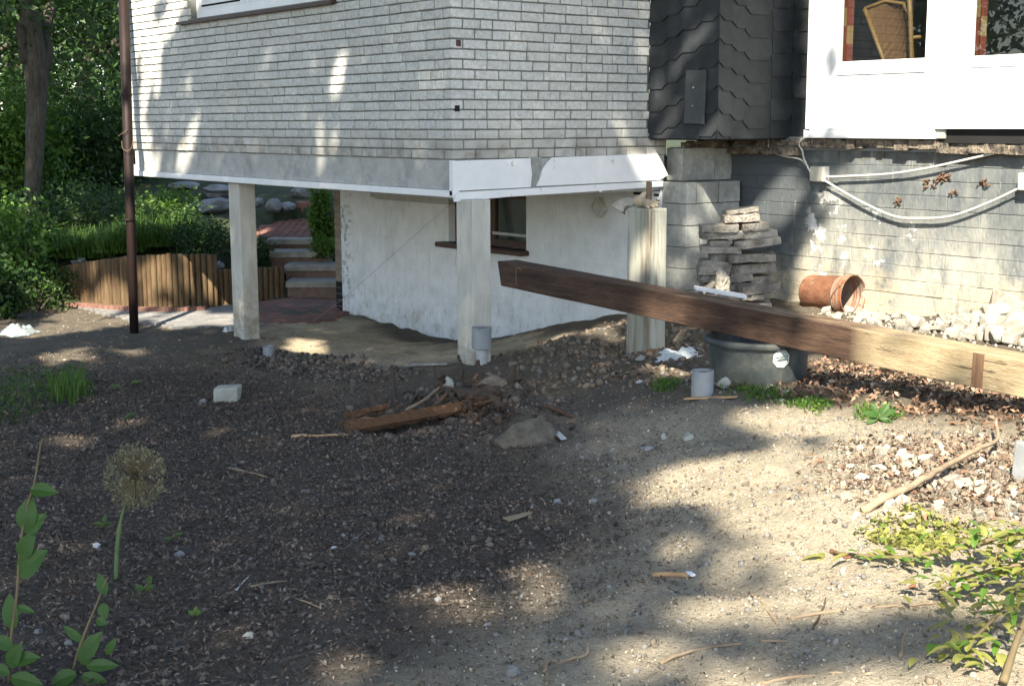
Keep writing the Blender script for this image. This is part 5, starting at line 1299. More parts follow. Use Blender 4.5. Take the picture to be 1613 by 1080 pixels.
chips('fallen_leaves', scatter(1700, [(1262, 600), (1290, 570), (1420, 590), (1680, 640), (1680, 700), (1400, 640), (1280, 625)]), .040, 'dead_leaf', .8, .5, .018, .25)
chips('fallen_leaves', scatter(420, [(880, 600), (960, 540), (1120, 545), (1130, 600), (1000, 610)]), .034, 'dead_leaf', .6, .5, .012, .2)
chips('fallen_leaves', scatter(260, [(1300, 800), (1330, 700), (1613, 690), (1613, 800)]), .030, 'dead_leaf', .6, .5, .012, .2)
chips('fallen_leaves', scatter(260, [(560, 700), (640, 640), (830, 640), (860, 700), (700, 710)]), .032, 'dead_leaf', .6, .5, .012, .2)
def pebbles(name, pts, r0, r1, mm):
    bm = bmesh.new(); bmesh.ops.create_icosphere(bm, subdivisions=1, radius=1); V0 = np.array([v.co[:] for v in bm.verts]); F0 = np.array([[v.index for v in f.verts] for f in bm.faces]); bm.free()
    n = len(pts); r = r0 + (r1 - r0) * rng.random(n) ** 3; x, y, z = rand_frames(n); sc = rng.uniform(.55, 1.2, (n, 3))
    j = 1 + rng.normal(size=(n, len(V0))) * .22
    loc = V0[None] * j[..., None] * sc[:, None, :]
    w_ = loc[..., 0:1] * x[:, None] + loc[..., 1:2] * y[:, None] + loc[..., 2:3] * z[:, None] * .8
    v = pts[:, None, :] + w_ * r[:, None, None] + np.array([0, 0, 1]) * (r * .25)[:, None, None]
    f = (F0[None] + (np.arange(n) * len(V0))[:, None, None]).reshape(-1, 3)
    return fast(name, v.reshape(-1, 3), f, MT[mm], kind='stuff')
pebbles('gravel', scatter(4200, WHOLE), .003, .013, 'gravel')
pebbles('gravel', scatter(2600, [(960, 640), (1330, 655), (1680, 700), (1680, 1200), (900, 1200), (800, 1000), (940, 830)]), .003, .014, 'gravel')
pebbles('gravel', scatter(900, [(840, 590), (900, 530), (990, 505), (1130, 540), (1130, 610), (950, 620)]), .004, .022, 'gravel')
pebbles('soil_clods', scatter(1600, [(800, 600), (800, 555), (900, 530), (990, 505), (1130, 540), (1130, 610), (950, 620)]), .006, .035, 'clod')
pebbles('gravel', scatter(700, [(1310, 770), (1350, 700), (1613, 690), (1680, 830), (1450, 820)], .2, .3), .003, .014, 'rubble')
chips('fallen_leaves', scatter(300, [(1310, 770), (1350, 700), (1613, 690), (1680, 830), (1450, 820)], .1, .3), .035, 'dead_leaf', .7, .5, .015, .2)
chips('brown_litter', scatter(2500, [(1310, 770), (1350, 700), (1613, 690), (1680, 830), (1450, 820)], .2, .3), .022, 'chips_brown', .7, .35, .01)
pebbles('soil_clods', scatter(1500, [(1310, 770), (1350, 700), (1613, 690), (1680, 830), (1450, 820)], .05, .35), .004, .024, 'clod')
pebbles('gravel', scatter(700, [(1240, 500), (1300, 490), (1680, 505), (1680, 600), (1400, 520)]), .01, .03, 'rubble')
pebbles('grit', scatter(9000, [(960, 640), (1330, 655), (1680, 700), (1680, 1200), (600, 1200), (760, 1000), (940, 830)]), .002, .007, 'grit')
pebbles('grit', scatter(5000, WHOLE), .002, .008, 'gravel')
pebbles('soil_clods', scatter(2600, MPX), .004, .020, 'chips')
pebbles('soil_clods', scatter(1600, WHOLE), .004, .018, 'clod')
pebbles('soil_clods', scatter(2200, [(400, 548), (560, 568), (640, 585), (560, 605), (380, 580)]), .008, .035, 'chips')
pebbles('soil_clods', scatter(900, [(560, 700), (620, 620), (800, 600), (860, 640), (840, 700)]), .008, .04, 'chips')
def blades(name, pts, h, mm, wd=.006, lean=.45):
    n = len(pts); a = rng.uniform(0, 6.283, n); hh_ = h * rng.uniform(.5, 1.3, n); d = np.column_stack([np.cos(a), np.sin(a), np.zeros(n)]); s = np.column_stack([-np.sin(a), np.cos(a), np.zeros(n)]) * wd
    ln = (rng.random(n) * lean)[:, None]; up_ = np.array([0, 0, 1.0]) * hh_[:, None]
    m1 = pts + up_ * .55 + d * ln * hh_[:, None] * .3; t = pts + up_ * (1 - ln * .4) + d * ln * hh_[:, None]
    v = np.stack([pts - s, pts + s, m1 + s * .8, m1 - s * .8, t + s * .15, t - s * .15], 1).reshape(-1, 3); k = np.arange(n)[:, None] * 6
    q = np.concatenate([k + np.array([0, 1, 2, 3]), k + np.array([3, 2, 4, 5])]); return fast(name, v, q, MT[mm], kind='stuff')
blades('grass', scatter(800, [(-60, 690), (-60, 600), (40, 590), (110, 592), (100, 625), (40, 655)], .1, .2), .055, 'grass', .003, .9)
p = scatter(900, [(-60, 690), (-60, 585), (60, 580), (140, 590), (120, 625), (40, 660)], .15, .2); p[:, 2] += rng.uniform(.004, .04, len(p)); v, q = leaf_quads(p, .035, (0, 0, 1), .8); fast('low_weeds', v, q, MT['leaf'], kind='stuff')
blades('grass', scatter(420, [(85, 640), (90, 605), (125, 596), (135, 625), (110, 640)], .1, .15), .17, 'grass', .0035, .8)
for nm, a in (('low_weeds', [(1145, 625), (1150, 598), (1180, 604), (1260, 625), (1250, 640), (1160, 632)]), ('low_weeds', [(1250, 645), (1262, 628), (1300, 632), (1300, 650)]), ('low_weeds', [(1350, 664), (1358, 642), (1410, 645), (1408, 664)]),
              ('low_weeds', [(1030, 612), (1050, 598), (1070, 610), (1050, 618)])):
    blades(nm, scatter(230, a, .05, .08), .045, 'grass', .003, .9)
    p = scatter(170, a, .05, .10); p[:, 2] += rng.uniform(.004, .035, len(p)); v, q = leaf_quads(p, .026, (0, 0, 1), .8); fast(nm, v, q, MT['leaf_bright'], kind='stuff')
p = scatter(500, [(1400, 862), (1400, 820), (1470, 815), (1560, 840), (1500, 860)]); p[:, 2] += rng.uniform(.003, .03, len(p)); v, q = leaf_quads(p, .028, (0, 0, 1), .7); fast('low_weeds', v, q, MT['leaf_yellow'], kind='stuff')

# ------------------------------------------------------------------ plants in front
def blade_leaf(mb, base, d, up_, L, W_, bend=.25, n=5):
    """a pointed leaf with a mid fold"""
    base, d, up_ = Vector(base), Vector(d).normalized(), Vector(up_); s = d.cross(up_)
    if s.length < 1e-3: s = Vector((1, 0, 0))
    s.normalize(); u = s.cross(d).normalized(); vs = []; fs = []
    for i in range(n + 1):
        t = i / n; c = base + d * (L * t) - u * (bend * L * t * t); wv = W_ * math.sin(math.pi * min(1, .06 + t * .94)) ** .8 * (1 - .25 * t) * .5
        vs += [c - s * wv + u * wv * .25, c, c + s * wv + u * wv * .25]
    for i in range(n):
        k = i * 3; fs += [(k, k + 1, k + 4, k + 3), (k + 1, k + 2, k + 5, k + 4)]
    mb.add(vs, fs)
al = GND(183, 912); sA = float((al - CP) @ CF); head = PD(213, 750, sA)
at_ = thing('allium', 'dried round allium seed head on a pale green stalk in the dark mulch', 'plant', al)
m = MB(); m.tube(smooth_pts([al, PD(184, 870, sA), PD(190, 820, sA), PD(201, 785, sA), head], 4), [.0085] * 8 + [.006] * 9, 8); m.build('stalk', MT['stem'], at_, smooth=True)
n = 420; d = rng.normal(size=(n, 3)); d /= np.linalg.norm(d, axis=1, keepdims=True); R_ = 50 / FPX * sA; L_ = R_ * rng.uniform(.84, 1.04, n)[:, None]
m = MB()
for q in range(0, n): 
    a = Vector(head); e = a + Vector(d[q]) * float(L_[q, 0]); s = e.cross(Vector((.3, .2, 1))).normalized() * .0007; m.add([a - s, a + s, e + s, e - s], [(0, 1, 2, 3)])
o = m.build('ray_stalk', MT['stem_brown'], at_); o['kind'] = 'stuff'
ends = np.asarray(head) + d * L_; ends = np.repeat(ends, 4, 0) + rng.normal(size=(n * 4, 3)) * .004
v, q = leaf_quads(ends, .010, None, 1, .5); fast('seed_capsule', v, q, MT['seed'], at_, kind='stuff')
def leafy_stem(pts, s, label, leaves, mm='shoot_leaf'):
    base = GND(*pts[0]); s = min(s, float((base - CP) @ CF) - .04); t = thing('leafy_shoot', label, 'plant', base); P = [base] + [PD(a, b_, s) for a, b_ in pts[1:]]; P = smooth_pts(P, 5); m = MB(); m.tube(P, [.005 - .003 * i / len(P) for i in range(len(P))], 6); m.build('stem', MT['stem_brown'], t, smooth=True)
    for (px, py, dx, dy, L, W_) in leaves:
        b_ = PD(px, py, s); dirv = CR * dx - CU * dy - CF * random.uniform(.1, .45); m = MB(); blade_leaf(m, b_, dirv, -CF + np.array([0, 0, .5]), L / FPX * s, W_ / FPX * s * 1.15); m.build('leaf', MT[mm], t)
leafy_stem([(14, 1075), (18, 1000), (26, 940), (32, 860), (42, 800), (54, 760), (64, 700), (70, 690)], 4.35, 'tall shoot with broad pointed green leaves at the left edge', [
    (48, 770, .9, 0, 46, 24), (40, 835, .15, -1, 55, 34), (42, 840, .6, -.7, 45, 28), (30, 905, .6, -.6, 62, 40), (34, 880, .4, -.9, 50, 30), (20, 990, -.1, -1, 56, 26), (26, 955, 1, .2, 30, 12), (16, 1040, .9, -.2, 48, 24), (14, 1060, -.6, -.3, 34, 20), (20, 1020, -.7, -.5, 38, 22), (16, 1050, .4, -.9, 44, 26), (18, 1066, .95, .1, 52, 26)])
leafy_stem([(112, 1066), (125, 1020), (140, 980), (152, 952), (164, 920), (170, 908)], 4.4, 'branching green shoot beside the seed head stalk', [
    (166, 935, -.3, -1, 34, 18), (162, 950, .2, .9, 24, 18), (152, 975, .6, .2, 18, 15), (130, 1010, -.9, -.9, 40, 14), (128, 1040, .5, -.8, 55, 28), (132, 1046, .2, -1, 46, 26), (136, 1048, 1, -.1, 50, 20), (120, 1060, -.7, .2, 42, 26), (130, 1062, .8, .3, 48, 24), (168, 1030, .5, -.9, 32, 14), (116, 1070, -.9, .1, 36, 24), (140, 1066, .3, .6, 40, 26)])
leafy_stem([(225, 935), (228, 925), (232, 918)], 4.9, 'small weed with round leaves at the seed head stalk foot', [(228, 925, 1, -.2, 16, 12), (226, 928, -.8, -.4, 15, 11), (232, 920, .4, -.8, 16, 12), (214, 935, .3, .8, 12, 8)], 'leaf')
leafy_stem([(305, 972), (307, 966), (309, 962)], 4.7, 'tiny green seedling alone on the lower mulch', [(307, 966, .9, -.4, 12, 8), (306, 967, -.7, -.5, 11, 7), (308, 964, .1, -1, 10, 7)], 'leaf_bright')
leafy_stem([(160, 832), (163, 826), (165, 822)], 5.4, 'low feathery weed behind the seed head stalk', [(162, 827, .9, -.3, 16, 9), (162, 826, -.9, -.2, 16, 9), (164, 823, .2, -1, 14, 8)], 'leaf')
leafy_stem([(268, 852), (272, 846), (277, 842)], 5.2, 'small pair of green blades on the mulch right of the stalk', [(272, 846, .9, -.5, 18, 7), (270, 848, -.8, -.1, 12, 6)], 'leaf')
leafy_stem([(1385, 662), (1385, 656), (1386, 652)], 6.9, 'bright green dandelion rosette on the sunlit soil below the timber', [(1385, 655, .9, -.4, 30, 11), (1384, 655, -.9, -.3, 26, 11), (1386, 654, .5, -.8, 26, 10), (1383, 655, -.4, -.9, 22, 10), (1385, 658, .9, .2, 22, 9), (1382, 658, -.8, .3, 20, 9)])
leafy_stem([(205, 605), (215, 602), (225, 600)], 8.6, 'limp green leaf stalk lying right of the grass tuft', [(205, 603, .9, -.2, 22, 7), (190, 606, -.9, .1, 20, 5)], 'leaf')
leafy_stem([(194, 660), (200, 656), (206, 652)], 7.6, 'single dark green leaf on the mulch below the grass tuft', [(196, 658, .9, -.4, 22, 9)], 'leaf')
# yellowing cut branch at the right
yb = GND(1600, 1000)
ybt = thing('cut_branch', 'cut branch with yellowing green leaves lying on the pale soil at the right edge', 'branch', yb)
def on_g(px, py, h): return GND(px, py, 8) + np.array([0, 0, h])
BR = [([(1700, 900, .10), (1600, 890, .10), (1520, 897, .08), (1440, 898, .05), (1380, 890, .03), (1312, 878, .02)], .010), ([(1700, 960, .12), (1610, 950, .12), (1540, 948, .09), (1470, 955, .05)], .008),
      ([(1720, 1000, .14), (1620, 985, .13), (1580, 1010, .10), (1530, 1040, .06), (1500, 1050, .04)], .008), ([(1580, 1085, .02), (1600, 1050, .08), (1625, 1010, .12)], .012), ([(1650, 950, .16), (1590, 930, .18), (1560, 950, .12)], .006)]
for pts, r in BR:
    P = smooth_pts([on_g(*a) for a in pts], 5); m = MB(); m.tube(P, [r * (1 - .6 * i / len(P)) for i in range(len(P))], 6); m.build('twig', MT['stem_brown'], ybt, smooth=True)
    for k, p in enumerate(P):
        big = 6 if r < .012 else 0
        if pts[0][0] == 1700 and pts[0][1] == 900 and k > 17: big = 2
        for _ in range(big):
            m = MB(); q = np.asarray(p) + rng.normal(size=3) * np.array([.045, .045, .014]); dd = rng.normal(size=3); dd[2] = abs(dd[2]) * .4; blade_leaf(m, q, dd, (0, 0, 1), random.uniform(.032, .066), random.uniform(.018, .034), random.uniform(.1, .8)); m.build('leaf', MT['leaf_yellow'] if random.random() < .72 else MT['leaf_bright'], ybt)
# grey metal edge at the right frame border
a = GND(1613, 760); m = MB(); m.obox(a + np.array([.03, -.03, .06]), (.02, 0, 0), (0, .09, 0), (0.01, 0, .09)); tag(m.build('stone_edging', MT['boulder'], bevel=.006), 'grey stone edging piece at the right border beside the debris patch', 'edging')
a = GND(1618, 600) ; m = MB(); m.obox(PD(1622, 545, 6.45) + np.array([0, 0, -.16]), (.06, 0, 0), (0, .05, 0), (0, 0, .1))

# ------------------------------------------------------------------ the post at the far corner
bp_ = GND(211, 525); sP = 16.0; pb = bp_; pt = PD(193, -60, float((bp_ - CP) @ CF))
m = MB(); m.tube([pb - np.array([0, 0, .3]), pb + (pt - pb) * .5, pt], [.052, .058, .066], 12)
tp_ = thing('rusty_post', 'thin rust brown post standing in front of the far left house corner', 'post', pb)
m.build('post', MT['post'], tp_, smooth=True)
s = float((bp_ - CP) @ CF)
for py in (150, 345): 
    q = PD(203 if py > 200 else 199, py, s); m = MB(); m.lathe([(.066, q[2] - .012), (.070, q[2] - .012), (.070, q[2] + .012), (.066, q[2] + .012)], 14, Matrix.Translation((q[0], q[1], 0))); m.build('collar', MT['post'], tp_)
m = MB(); m.tube(smooth_pts([PD(186, 215, s - .02), PD(196, 208, s - .1), PD(205, 205, s), PD(209, 220, s), PD(207, 233, s - .06), PD(199, 238, s - .1), PD(193, 233, s - .08), PD(192, 222, s)], 5), .004, 6); m.build('wire_tie', MT['steel'], tp_, smooth=True)

# ------------------------------------------------------------------ garden behind: palisades, steps, paving
def palisade(pts, tops, r, label):
    """logs side by side along a curve; pts are photo points of the feet at their distance"""
    P = smooth_pts([np.append(PD(a, b_, s)[:2], PD(a, b_, s)[2]) for a, b_, s in pts], 14); T = np.interp(np.linspace(0, 1, len(P)), np.linspace(0, 1, len(tops)), tops)
    t = thing('log_palisade', label, 'palisade', P[len(P) // 2]); L = 0; nxt = 0; k = 0
    for i in range(1, len(P)):
        d = np.linalg.norm((P[i] - P[i - 1])[:2])
        while nxt <= L + d:
            q = P[i - 1] + (P[i] - P[i - 1]) * ((nxt - L) / d); h = np.interp(i - 1 + (nxt - L) / d, range(len(P)), T) + random.uniform(-.006, .006); rr = r * random.uniform(.88, 1.06)
            m = MB(); zt_ = q[2] + h; m.lathe([(rr, q[2] - .3), (rr * 1.0, q[2] + h * .5), (rr * .97, zt_ - .012), (rr * .8, zt_), (0.001, zt_ + .002)], 10, Matrix.Translation((q[0], q[1], 0)))
            m.build('log', MT['log'], t, smooth=True, auto=50); nxt += rr * 2.02
        L += d
palisade([(66, 474, 19.6), (130, 472, 18.9), (200, 471, 18.35), (270, 472, 18.1), (325, 470, 18.15), (343, 467, 18.3)], [.42, .52, .58, .62, .60, .57], .040, 'tall curved palisade of round brown logs holding back the planted bank')
palisade([(347, 466, 18.4), (370, 464, 18.5), (410, 462, 18.7), (450, 460, 18.9)], [.36, .36, .36, .36], .042, 'low palisade of round logs between the tall one and the steps')
# paved path and brick terrace at the foot of the palisade
def strip_poly(name, pts, z_off, mm):
    V_ = [PD(a, b_, s) for a, b_, s in pts]; m = MB(); m.add([tuple(v) for v in V_], [tuple(range(len(V_)))]); return V_
path_o = bpy.data.objects.new('path', None)
pth = MB()
def ground_tile(mb, c, u, v_, hu, hv, th):
    mb.obox(c, V(u * hu), V(v_ * hv), (0, 0, th))
# individual pavers: grey cobbles along the palisade, red bricks by the steps
pv_t = MB(); z_p = None
paving = MB()
p_base = MB().add([tuple(PD(a, b_, s)) for a, b_, s in ((90, 474, 19.3), (200, 473, 18.3), (330, 471, 18.1), (460, 462, 18.7), (540, 462, 18.7), (540, 498, 17.0), (430, 500, 16.6), (370, 503, 16.4), (270, 500, 16.5), (180, 482, 17.6))], [tuple(range(10))])
path = p_base.build('path', MT['mortar']); path['kind'] = 'structure'
COB = [brick_mesh(.1, .1, 99 + q) for q in range(2)]
def cobble(mb_list, c, yaw, L, W_, mm, name):
    u = np.array([math.cos(yaw), math.sin(yaw), 0]); v_ = np.array([-math.sin(yaw), math.cos(yaw), 0]); m = MB(); m.obox(c, V(u * L / 2), V(v_ * W_ / 2), (random.uniform(-.003, .003), 0, .02)); o = m.build(name, MT[mm], path, bevel=.004); return o
PTH = np.array([PD(a, b_, s)[:2] for a, b_, s in ((90, 474, 19.3), (200, 473, 18.3), (330, 471, 18.1), (460, 462, 18.7), (540, 462, 18.7), (540, 498, 17.0), (430, 500, 16.6), (370, 503, 16.4), (270, 500, 16.5), (180, 482, 17.6))])
pz = np.array([PD(a, b_, s)[2] for a, b_, s in ((90, 474, 19.3), (200, 473, 18.3), (330, 471, 18.1), (460, 462, 18.7), (540, 462, 18.7), (540, 498, 17.0), (430, 500, 16.6), (370, 503, 16.4), (270, 500, 16.5), (180, 482, 17.6))])
Ap = np.column_stack([PTH, np.ones(10)]); pc, *_ = np.linalg.lstsq(Ap, pz, rcond=None)
def path_z(x, y): return float(gz([x], [y], False)[0]) + .012
for v in path.data.vertices: 
    wv = path.location + v.co; v.co.z = path_z(wv.x, wv.y) - .05 - path.location.z
lo, hi = PTH.min(0), PTH.max(0); y = lo[1]; row = 0; npv = 0
while y < hi[1]:
    x = lo[0] + (.11 if row % 2 else 0)
    while x < hi[0]:
        if poly_sd(np.array([x]), np.array([y]), PTH)[0] > .03:
            c = np.array([x, y, path_z(x, y) + random.uniform(-.004, .004)]); red = x - .3 * (y - 7) > 1.45
            m = MB(); m.box((-.105, -.05, -.03), (.105, .05, .012)); m.v = [(a + c[0], b_ + c[1], z_ + path_z(a + c[0], b_ + c[1])) for a, b_, z_ in m.v]
            if npv < 295: m.build('paver', MT['red_brick' if red else 'paver'], path, bevel=.004); npv += 1
            else: paving.add(m.v, m.f)
        x += .222
    y += .112; row += 1
if paving.v: o = paving.build('paver_field', MT['paver'], path); o['kind'] = 'stuff'
# soldier row of bricks at the palisade foot
m = None
P = smooth_pts([PD(a, b_, s) for a, b_, s in ((95, 474, 19.0), (130, 473.5, 18.7), (200, 473, 18.15), (270, 474, 17.9), (325, 473, 17.9))], 12)
for i in range(len(P) - 1):
    for t in (0, .5):
        q = P[i] + (P[i + 1] - P[i]) * t; q[2] = path_z(q[0], q[1]) + .01; m = MB(); dd = P[i + 1] - P[i]; L = np.linalg.norm(dd); dd /= L; m.obox(q + np.array([0, 0, .02]), V(dd * L * .235), V(np.cross([0, 0, 1], dd) * .055), (0, 0, .03)); m.build('edging_brick', MT['red_brick'], path, bevel=.004)
# garden steps
stt = thing('garden_steps', 'stone garden steps with dark brick risers beside the white wall', 'steps', PD(490, 460, 18.8))
sdir = np.array([.42, .90, 0]); sdir /= np.linalg.norm(sdir); srt = np.array([sdir[1], -sdir[0], 0])
for i, (x0, x1, yt, yb_, s) in enumerate(((450, 545, 440, 460, 18.8), (448, 545, 414, 433, 19.25), (424, 518, 393, 412, 19.7), (420, 499, 373, 392, 20.15))):
    a, b_ = PD(x0, (yt + yb_) / 2, s), PD(x1, (yt + yb_) / 2, s); c = (a + b_) / 2; hw = np.linalg.norm(a - b_) / 2; zt_ = PD((x0 + x1) / 2, yt + 3, s)[2]; zb_ = zt_ - .085
    m = MB(); m.obox(np.array([c[0], c[1], zt_ - .045]) + fv * .24, V(rv * hw), V(fv * .26), (0, 0, .045)); m.build('tread', MT['step'], stt, bevel=.012)
    m = MB(); m.obox(np.array([c[0], c[1], zt_ - .21]) + fv * .27, V(rv * (hw - .02)), V(fv * .24), (0, 0, .118)); m.build('riser', MT['riser'], stt)
def gbox(name, px0, px1, py0, py1, s, dep, mm, label, cat, bev=.01):
    a, b_ = PD(px0, py1, s), PD(px1, py0, s); c = (a + b_) / 2; hw = abs((b_ - a) @ rv) / 2; m = MB(); hz = (b_[2] - a[2]) / 2; m.obox(c + fv * dep / 2, V(rv * hw), V(fv * dep / 2), (0, 0, hz)); return tag(m.build(name, MT[mm], bevel=bev), label, cat)
t = thing('brick_landing', 'red brick landing at the head of the garden steps', 'landing', PD(450, 370, 20.6))
m = MB(); c = PD(447, 371, 20.6); m.obox(c + fv * .8 - np.array([0, 0, .1]), V(rv * .52), V(fv * .95), (0, 0, .09)); m.build('bed', MT['mortar'], t)
for i in range(9):
    for j in range(15):
        q = c + rv * (-.46 + i * .115) + fv * (-.1 + j * .12) + np.array([0, 0, -.003 + .10 * j * .12]); m = MB(); m.obox(q, V(rv * .053), V(fv * .056), V((0, 0, .012))); m.build('brick', MT['red_brick'], t, bevel=.004)
gbox('low_brick_wall', 395, 468, 329, 347, 22.2, .22, 'red_brick', 'low red brick wall along the back of the landing', 'wall')
gbox('brick_pillar', 466, 494, 318, 349, 22.0, .3, 'red_brick', 'stubby red brick pillar at the end of the low brick wall', 'pillar')
gbox('garden_step', 480, 520, 330, 338, 22.8, .4, 'step', 'upper stone step right of the red brick pillar', 'step'); gbox('garden_step', 477, 520, 341, 352, 22.3, .4, 'step', 'lower stone step right of the red brick pillar', 'step')
gbox('patio_slab', 380, 468, 336, 343, 24.0, 1.5, 'paver', 'grey patio slab behind the low red brick wall', 'paving')
gbox('white_post', 468.5, 471.5, 294, 316, 23.0, .05, 'white', 'thin white post with a foot standing on the red brick pillar', 'post')
gbox('garden_fence', 205, 300, 272, 287, 30, .1, 'riser', 'dark red brown garden fence seen below the house edge', 'fence')
gbox('log_step_edge', 415, 470, 333, 345, 23.2, .2, 'log', 'row of short logs behind the grey patio slab', 'edging')
def BANK(px, py):
    d = ray(px, py); s = 17.5
    while s < 60:
        p = CP + d * s
        if p[2] < bank_z(p[0], p[1]): return s
        s += .1
    return 40.0
def boulder(px, py, rx, ry, s, label):
    if s > 21.6: s = BANK(px, py + ry * .8)
    m = MB(); m.rock(PD(px, py, s), (rx / FPX * s, rx / FPX * s * .8, ry / FPX * s), px, 2, .45); tag(m.build('boulder', MT['boulder']), label, 'boulder')
boulder(432, 324, 14, 12, 24.0, 'pointed grey boulder left of the thin white post'); boulder(452, 326, 14, 8, 23.8, 'rounded grey boulder at the foot of the white post')
boulder(480, 300, 22, 14, 26, 'large grey boulder under the house edge behind the ivy'); boulder(335, 325, 26, 14, 22.5, 'large dark boulder left of the far column'); boulder(290, 292, 24, 7, 26, 'low bluish boulder under the house edge'); boulder(345, 300, 26, 10, 25, 'pale boulder behind the large dark one'); boulder(405, 318, 12, 8, 25, 'grey boulder just right of the far column')
for (px, py, s, lab) in ((118, 412, 19.2, 'left of two pale stones on top of the tall palisade'), (128, 410, 19.1, 'right of two pale stones on top of the tall palisade')):
    boulder(px, py, 7, 4, s, lab)
boulder(345, 418, 8, 6, 18.6, 'pale stone at the end of the tall palisade')

# ------------------------------------------------------------------ plants and trees behind
def shrub(name, label, n, px, py, s, rad, mm, size, base_z=None, cat='shrub', group=None, clumps=18, aspect=.5, stems=6, up=(0, 0, .6)):
    c = PD(px, py, s); z0 = base_z if base_z is not None else c[2] - rad[2] * 1.3
    t = thing(name, label, cat, (c[0], c[1], z0), group)
    m = MB()
    for q in range(stems):
        e = c + rng.normal(size=3) * np.array(rad) * .5; m.tube([np.array([c[0], c[1], z0]) + rng.normal(size=3) * .08 * np.array([1, 1, 0]), (np.array([c[0], c[1], z0]) + e) / 2 + rng.normal(size=3) * .05, e], [.02, .014, .006], 5)
    m.build('stem', MT['bark'], t)
    p = crown_points(n, c, rad, .2, clumps, .55); v, q = leaf_quads(p, size, up, 1.0, aspect); fast('foliage', v, q, MT[mm], t); return t
def grass_clump(label, n, px, py, s, rad, h, mm):
    c = PD(px, py, s); t = thing('grass_clump', label, 'ornamental grass', c); a = rng.uniform(0, 6.283, n); r = np.sqrt(rng.random(n)); pts = np.column_stack([c[0] + np.cos(a) * r * rad, c[1] + np.sin(a) * r * rad, np.full(n, c[2])])
    o = blades('blade', pts, h * .72, mm, .008, 1.5); o.parent = t; o.matrix_parent_inverse = PINV[t.name]
grass_clump('bright arching grass clump on top of the palisade left of the post', 1500, 140, 402, 19.6, .55, .55, 'grass')
grass_clump('grass clump behind the left end of the palisade', 1200, 85, 410, 20.3, .5, .5, 'grass')
grass_clump('bright grass clump right behind the rusty post', 1300, 250, 385, 19.5, .5, .60, 'grass')
grass_clump('grass clump between post and far column', 900, 190, 395, 19.2, .4, .5, 'grass')
shrub('shrub', 'dark low shrub behind the palisade beside the far column', 3200, 320, 378, 18.9, (.45, .45, .26), 'leaf_dark', .05)
shrub('shrub', 'bushy shrub behind the palisade right of the rusty post', 3000, 265, 360, 20.0, (.6, .6, .35), 'leaf', .06)
shrub('shrub', 'flowering bright green shrub on the bank under the house edge', 1800, 265, 332, 20.6, (.40, .40, .30), 'leaf_bright', .07)
shrub('shrub', 'mid green shrub on the bank left of the rusty post', 3200, 165, 350, 20.8, (.8, .8, .5), 'leaf', .07)
shrub('shrub', 'dark shrub filling the bank below the old tree', 3600, 95, 345, 21.5, (.8, .8, .6), 'leaf_dark', .08)
shrub('shrub', 'low dark shrub left of the steps', 1500, 392, 392, 19.4, (.28, .28, .22), 'leaf_dark', .05)
shrub('shrub', 'shrub of leafy stems at the left end of the palisade', 2200, 30, 380, 19.0, (.5, .5, .7), 'leaf_bright', .10)
shrub('shrub', 'low broad leaved shrub at the left edge above the plastic bag', 1800, 5, 450, 17.5, (.36, .36, .32), 'leaf_dark', .09)
shrub('ivy', 'climbing ivy hanging at the brick end of the white wall', 2600, 512, 335, 19.8, (.17, .17, .45), 'leaf_bright', .07, cat='ivy', clumps=14)
shrub('fern', 'small fern at the right of the garden steps', 700, 512, 388, 19.6, (.18, .18, .13), 'leaf_bright', .06, cat='fern')
shrub('shrub', 'dark bush behind the boulders under the house edge', 2200, 440, 300, 27, (1.0, 1.0, .35), 'leaf', .09)
shrub('shrub', 'dark bush under the house edge left of the far column', 2600, 320, 290, 29, (1.2, 1.2, .4), 'leaf_dark', .09)
shrub('shrub', 'low leafy shrub in front of the left palisade end', 1500, 62, 452, 18.6, (.42, .42, .30), 'leaf', .06)
shrub('shrub', 'pale green shrub on the bank beside the old tree foot', 2600, 70, 395, 20.4, (.8, .8, .35), 'leaf_bright', .07)
shrub('hedge', 'tall leafy hedge bush behind the rusty post', 6500, 165, 250, 24, (1.1, 1.1, 1.1), 'leaf', .12, cat='hedge', clumps=40)
shrub('hedge', 'sunlit hedge bush left of the old tree', 5500, 10, 235, 22.5, (.9, .9, 1.0), 'leaf_bright', .12, cat='hedge', clumps=40)
shrub('hedge', 'dark hedge bush behind the old tree', 6500, 95, 215, 27, (1.5, 1.5, 1.4), 'leaf_dark', .14, cat='hedge', clumps=40)
def limb(mb, a, b_, r0, r1, n=6, wob=.1):
    a, b_ = np.asarray(a, float), np.asarray(b_, float); L = np.linalg.norm(b_ - a); pts = [a + (b_ - a) * i / n + rng.normal(size=3) * wob * L / n * (0 if i in (0, n) else 1) for i in range(n + 1)]; mb.tube(pts, [r0 + (r1 - r0) * i / n for i in range(n + 1)], 9); return pts
# the old tree with the bare trunk
ot = thing('old_tree', 'old tree with a thick bare grey trunk at the left edge of the garden', 'tree', PD(52, 330, 21.5))
m = MB(); P = [PD(48, 360, 21.5), PD(52, 290, 21.5), PD(56, 200, 21.5), PD(58, 120, 21.5), PD(52, 60, 21.5), PD(48, 20, 21.5)]
m.tube(smooth_pts(P, 5), list(np.interp(np.linspace(0, 1, 26), [0, .2, .55, .62, 1], [.15, .13, .17, .20, .13])), 12)
m.build('trunk', MT['bark'], ot, smooth=True)
m = MB(); limb(m, PD(64, 115, 21.5), PD(95, -60, 22.5), .13, .07); limb(m, PD(46, 60, 21.5), PD(20, -120, 21.5), .13, .07); limb(m, PD(40, 100, 21.4), PD(30, 40, 21.3), .09, .07); m.build('limb', MT['bark'], ot, smooth=True)
p = crown_points(9000, PD(60, -50, 22), (2.6, 2.6, 1.6), .2, 60, .35); v, q = leaf_quads(p, .13, (0, 0, .6)); fast('crown', v, q, MT['leaf'], ot)
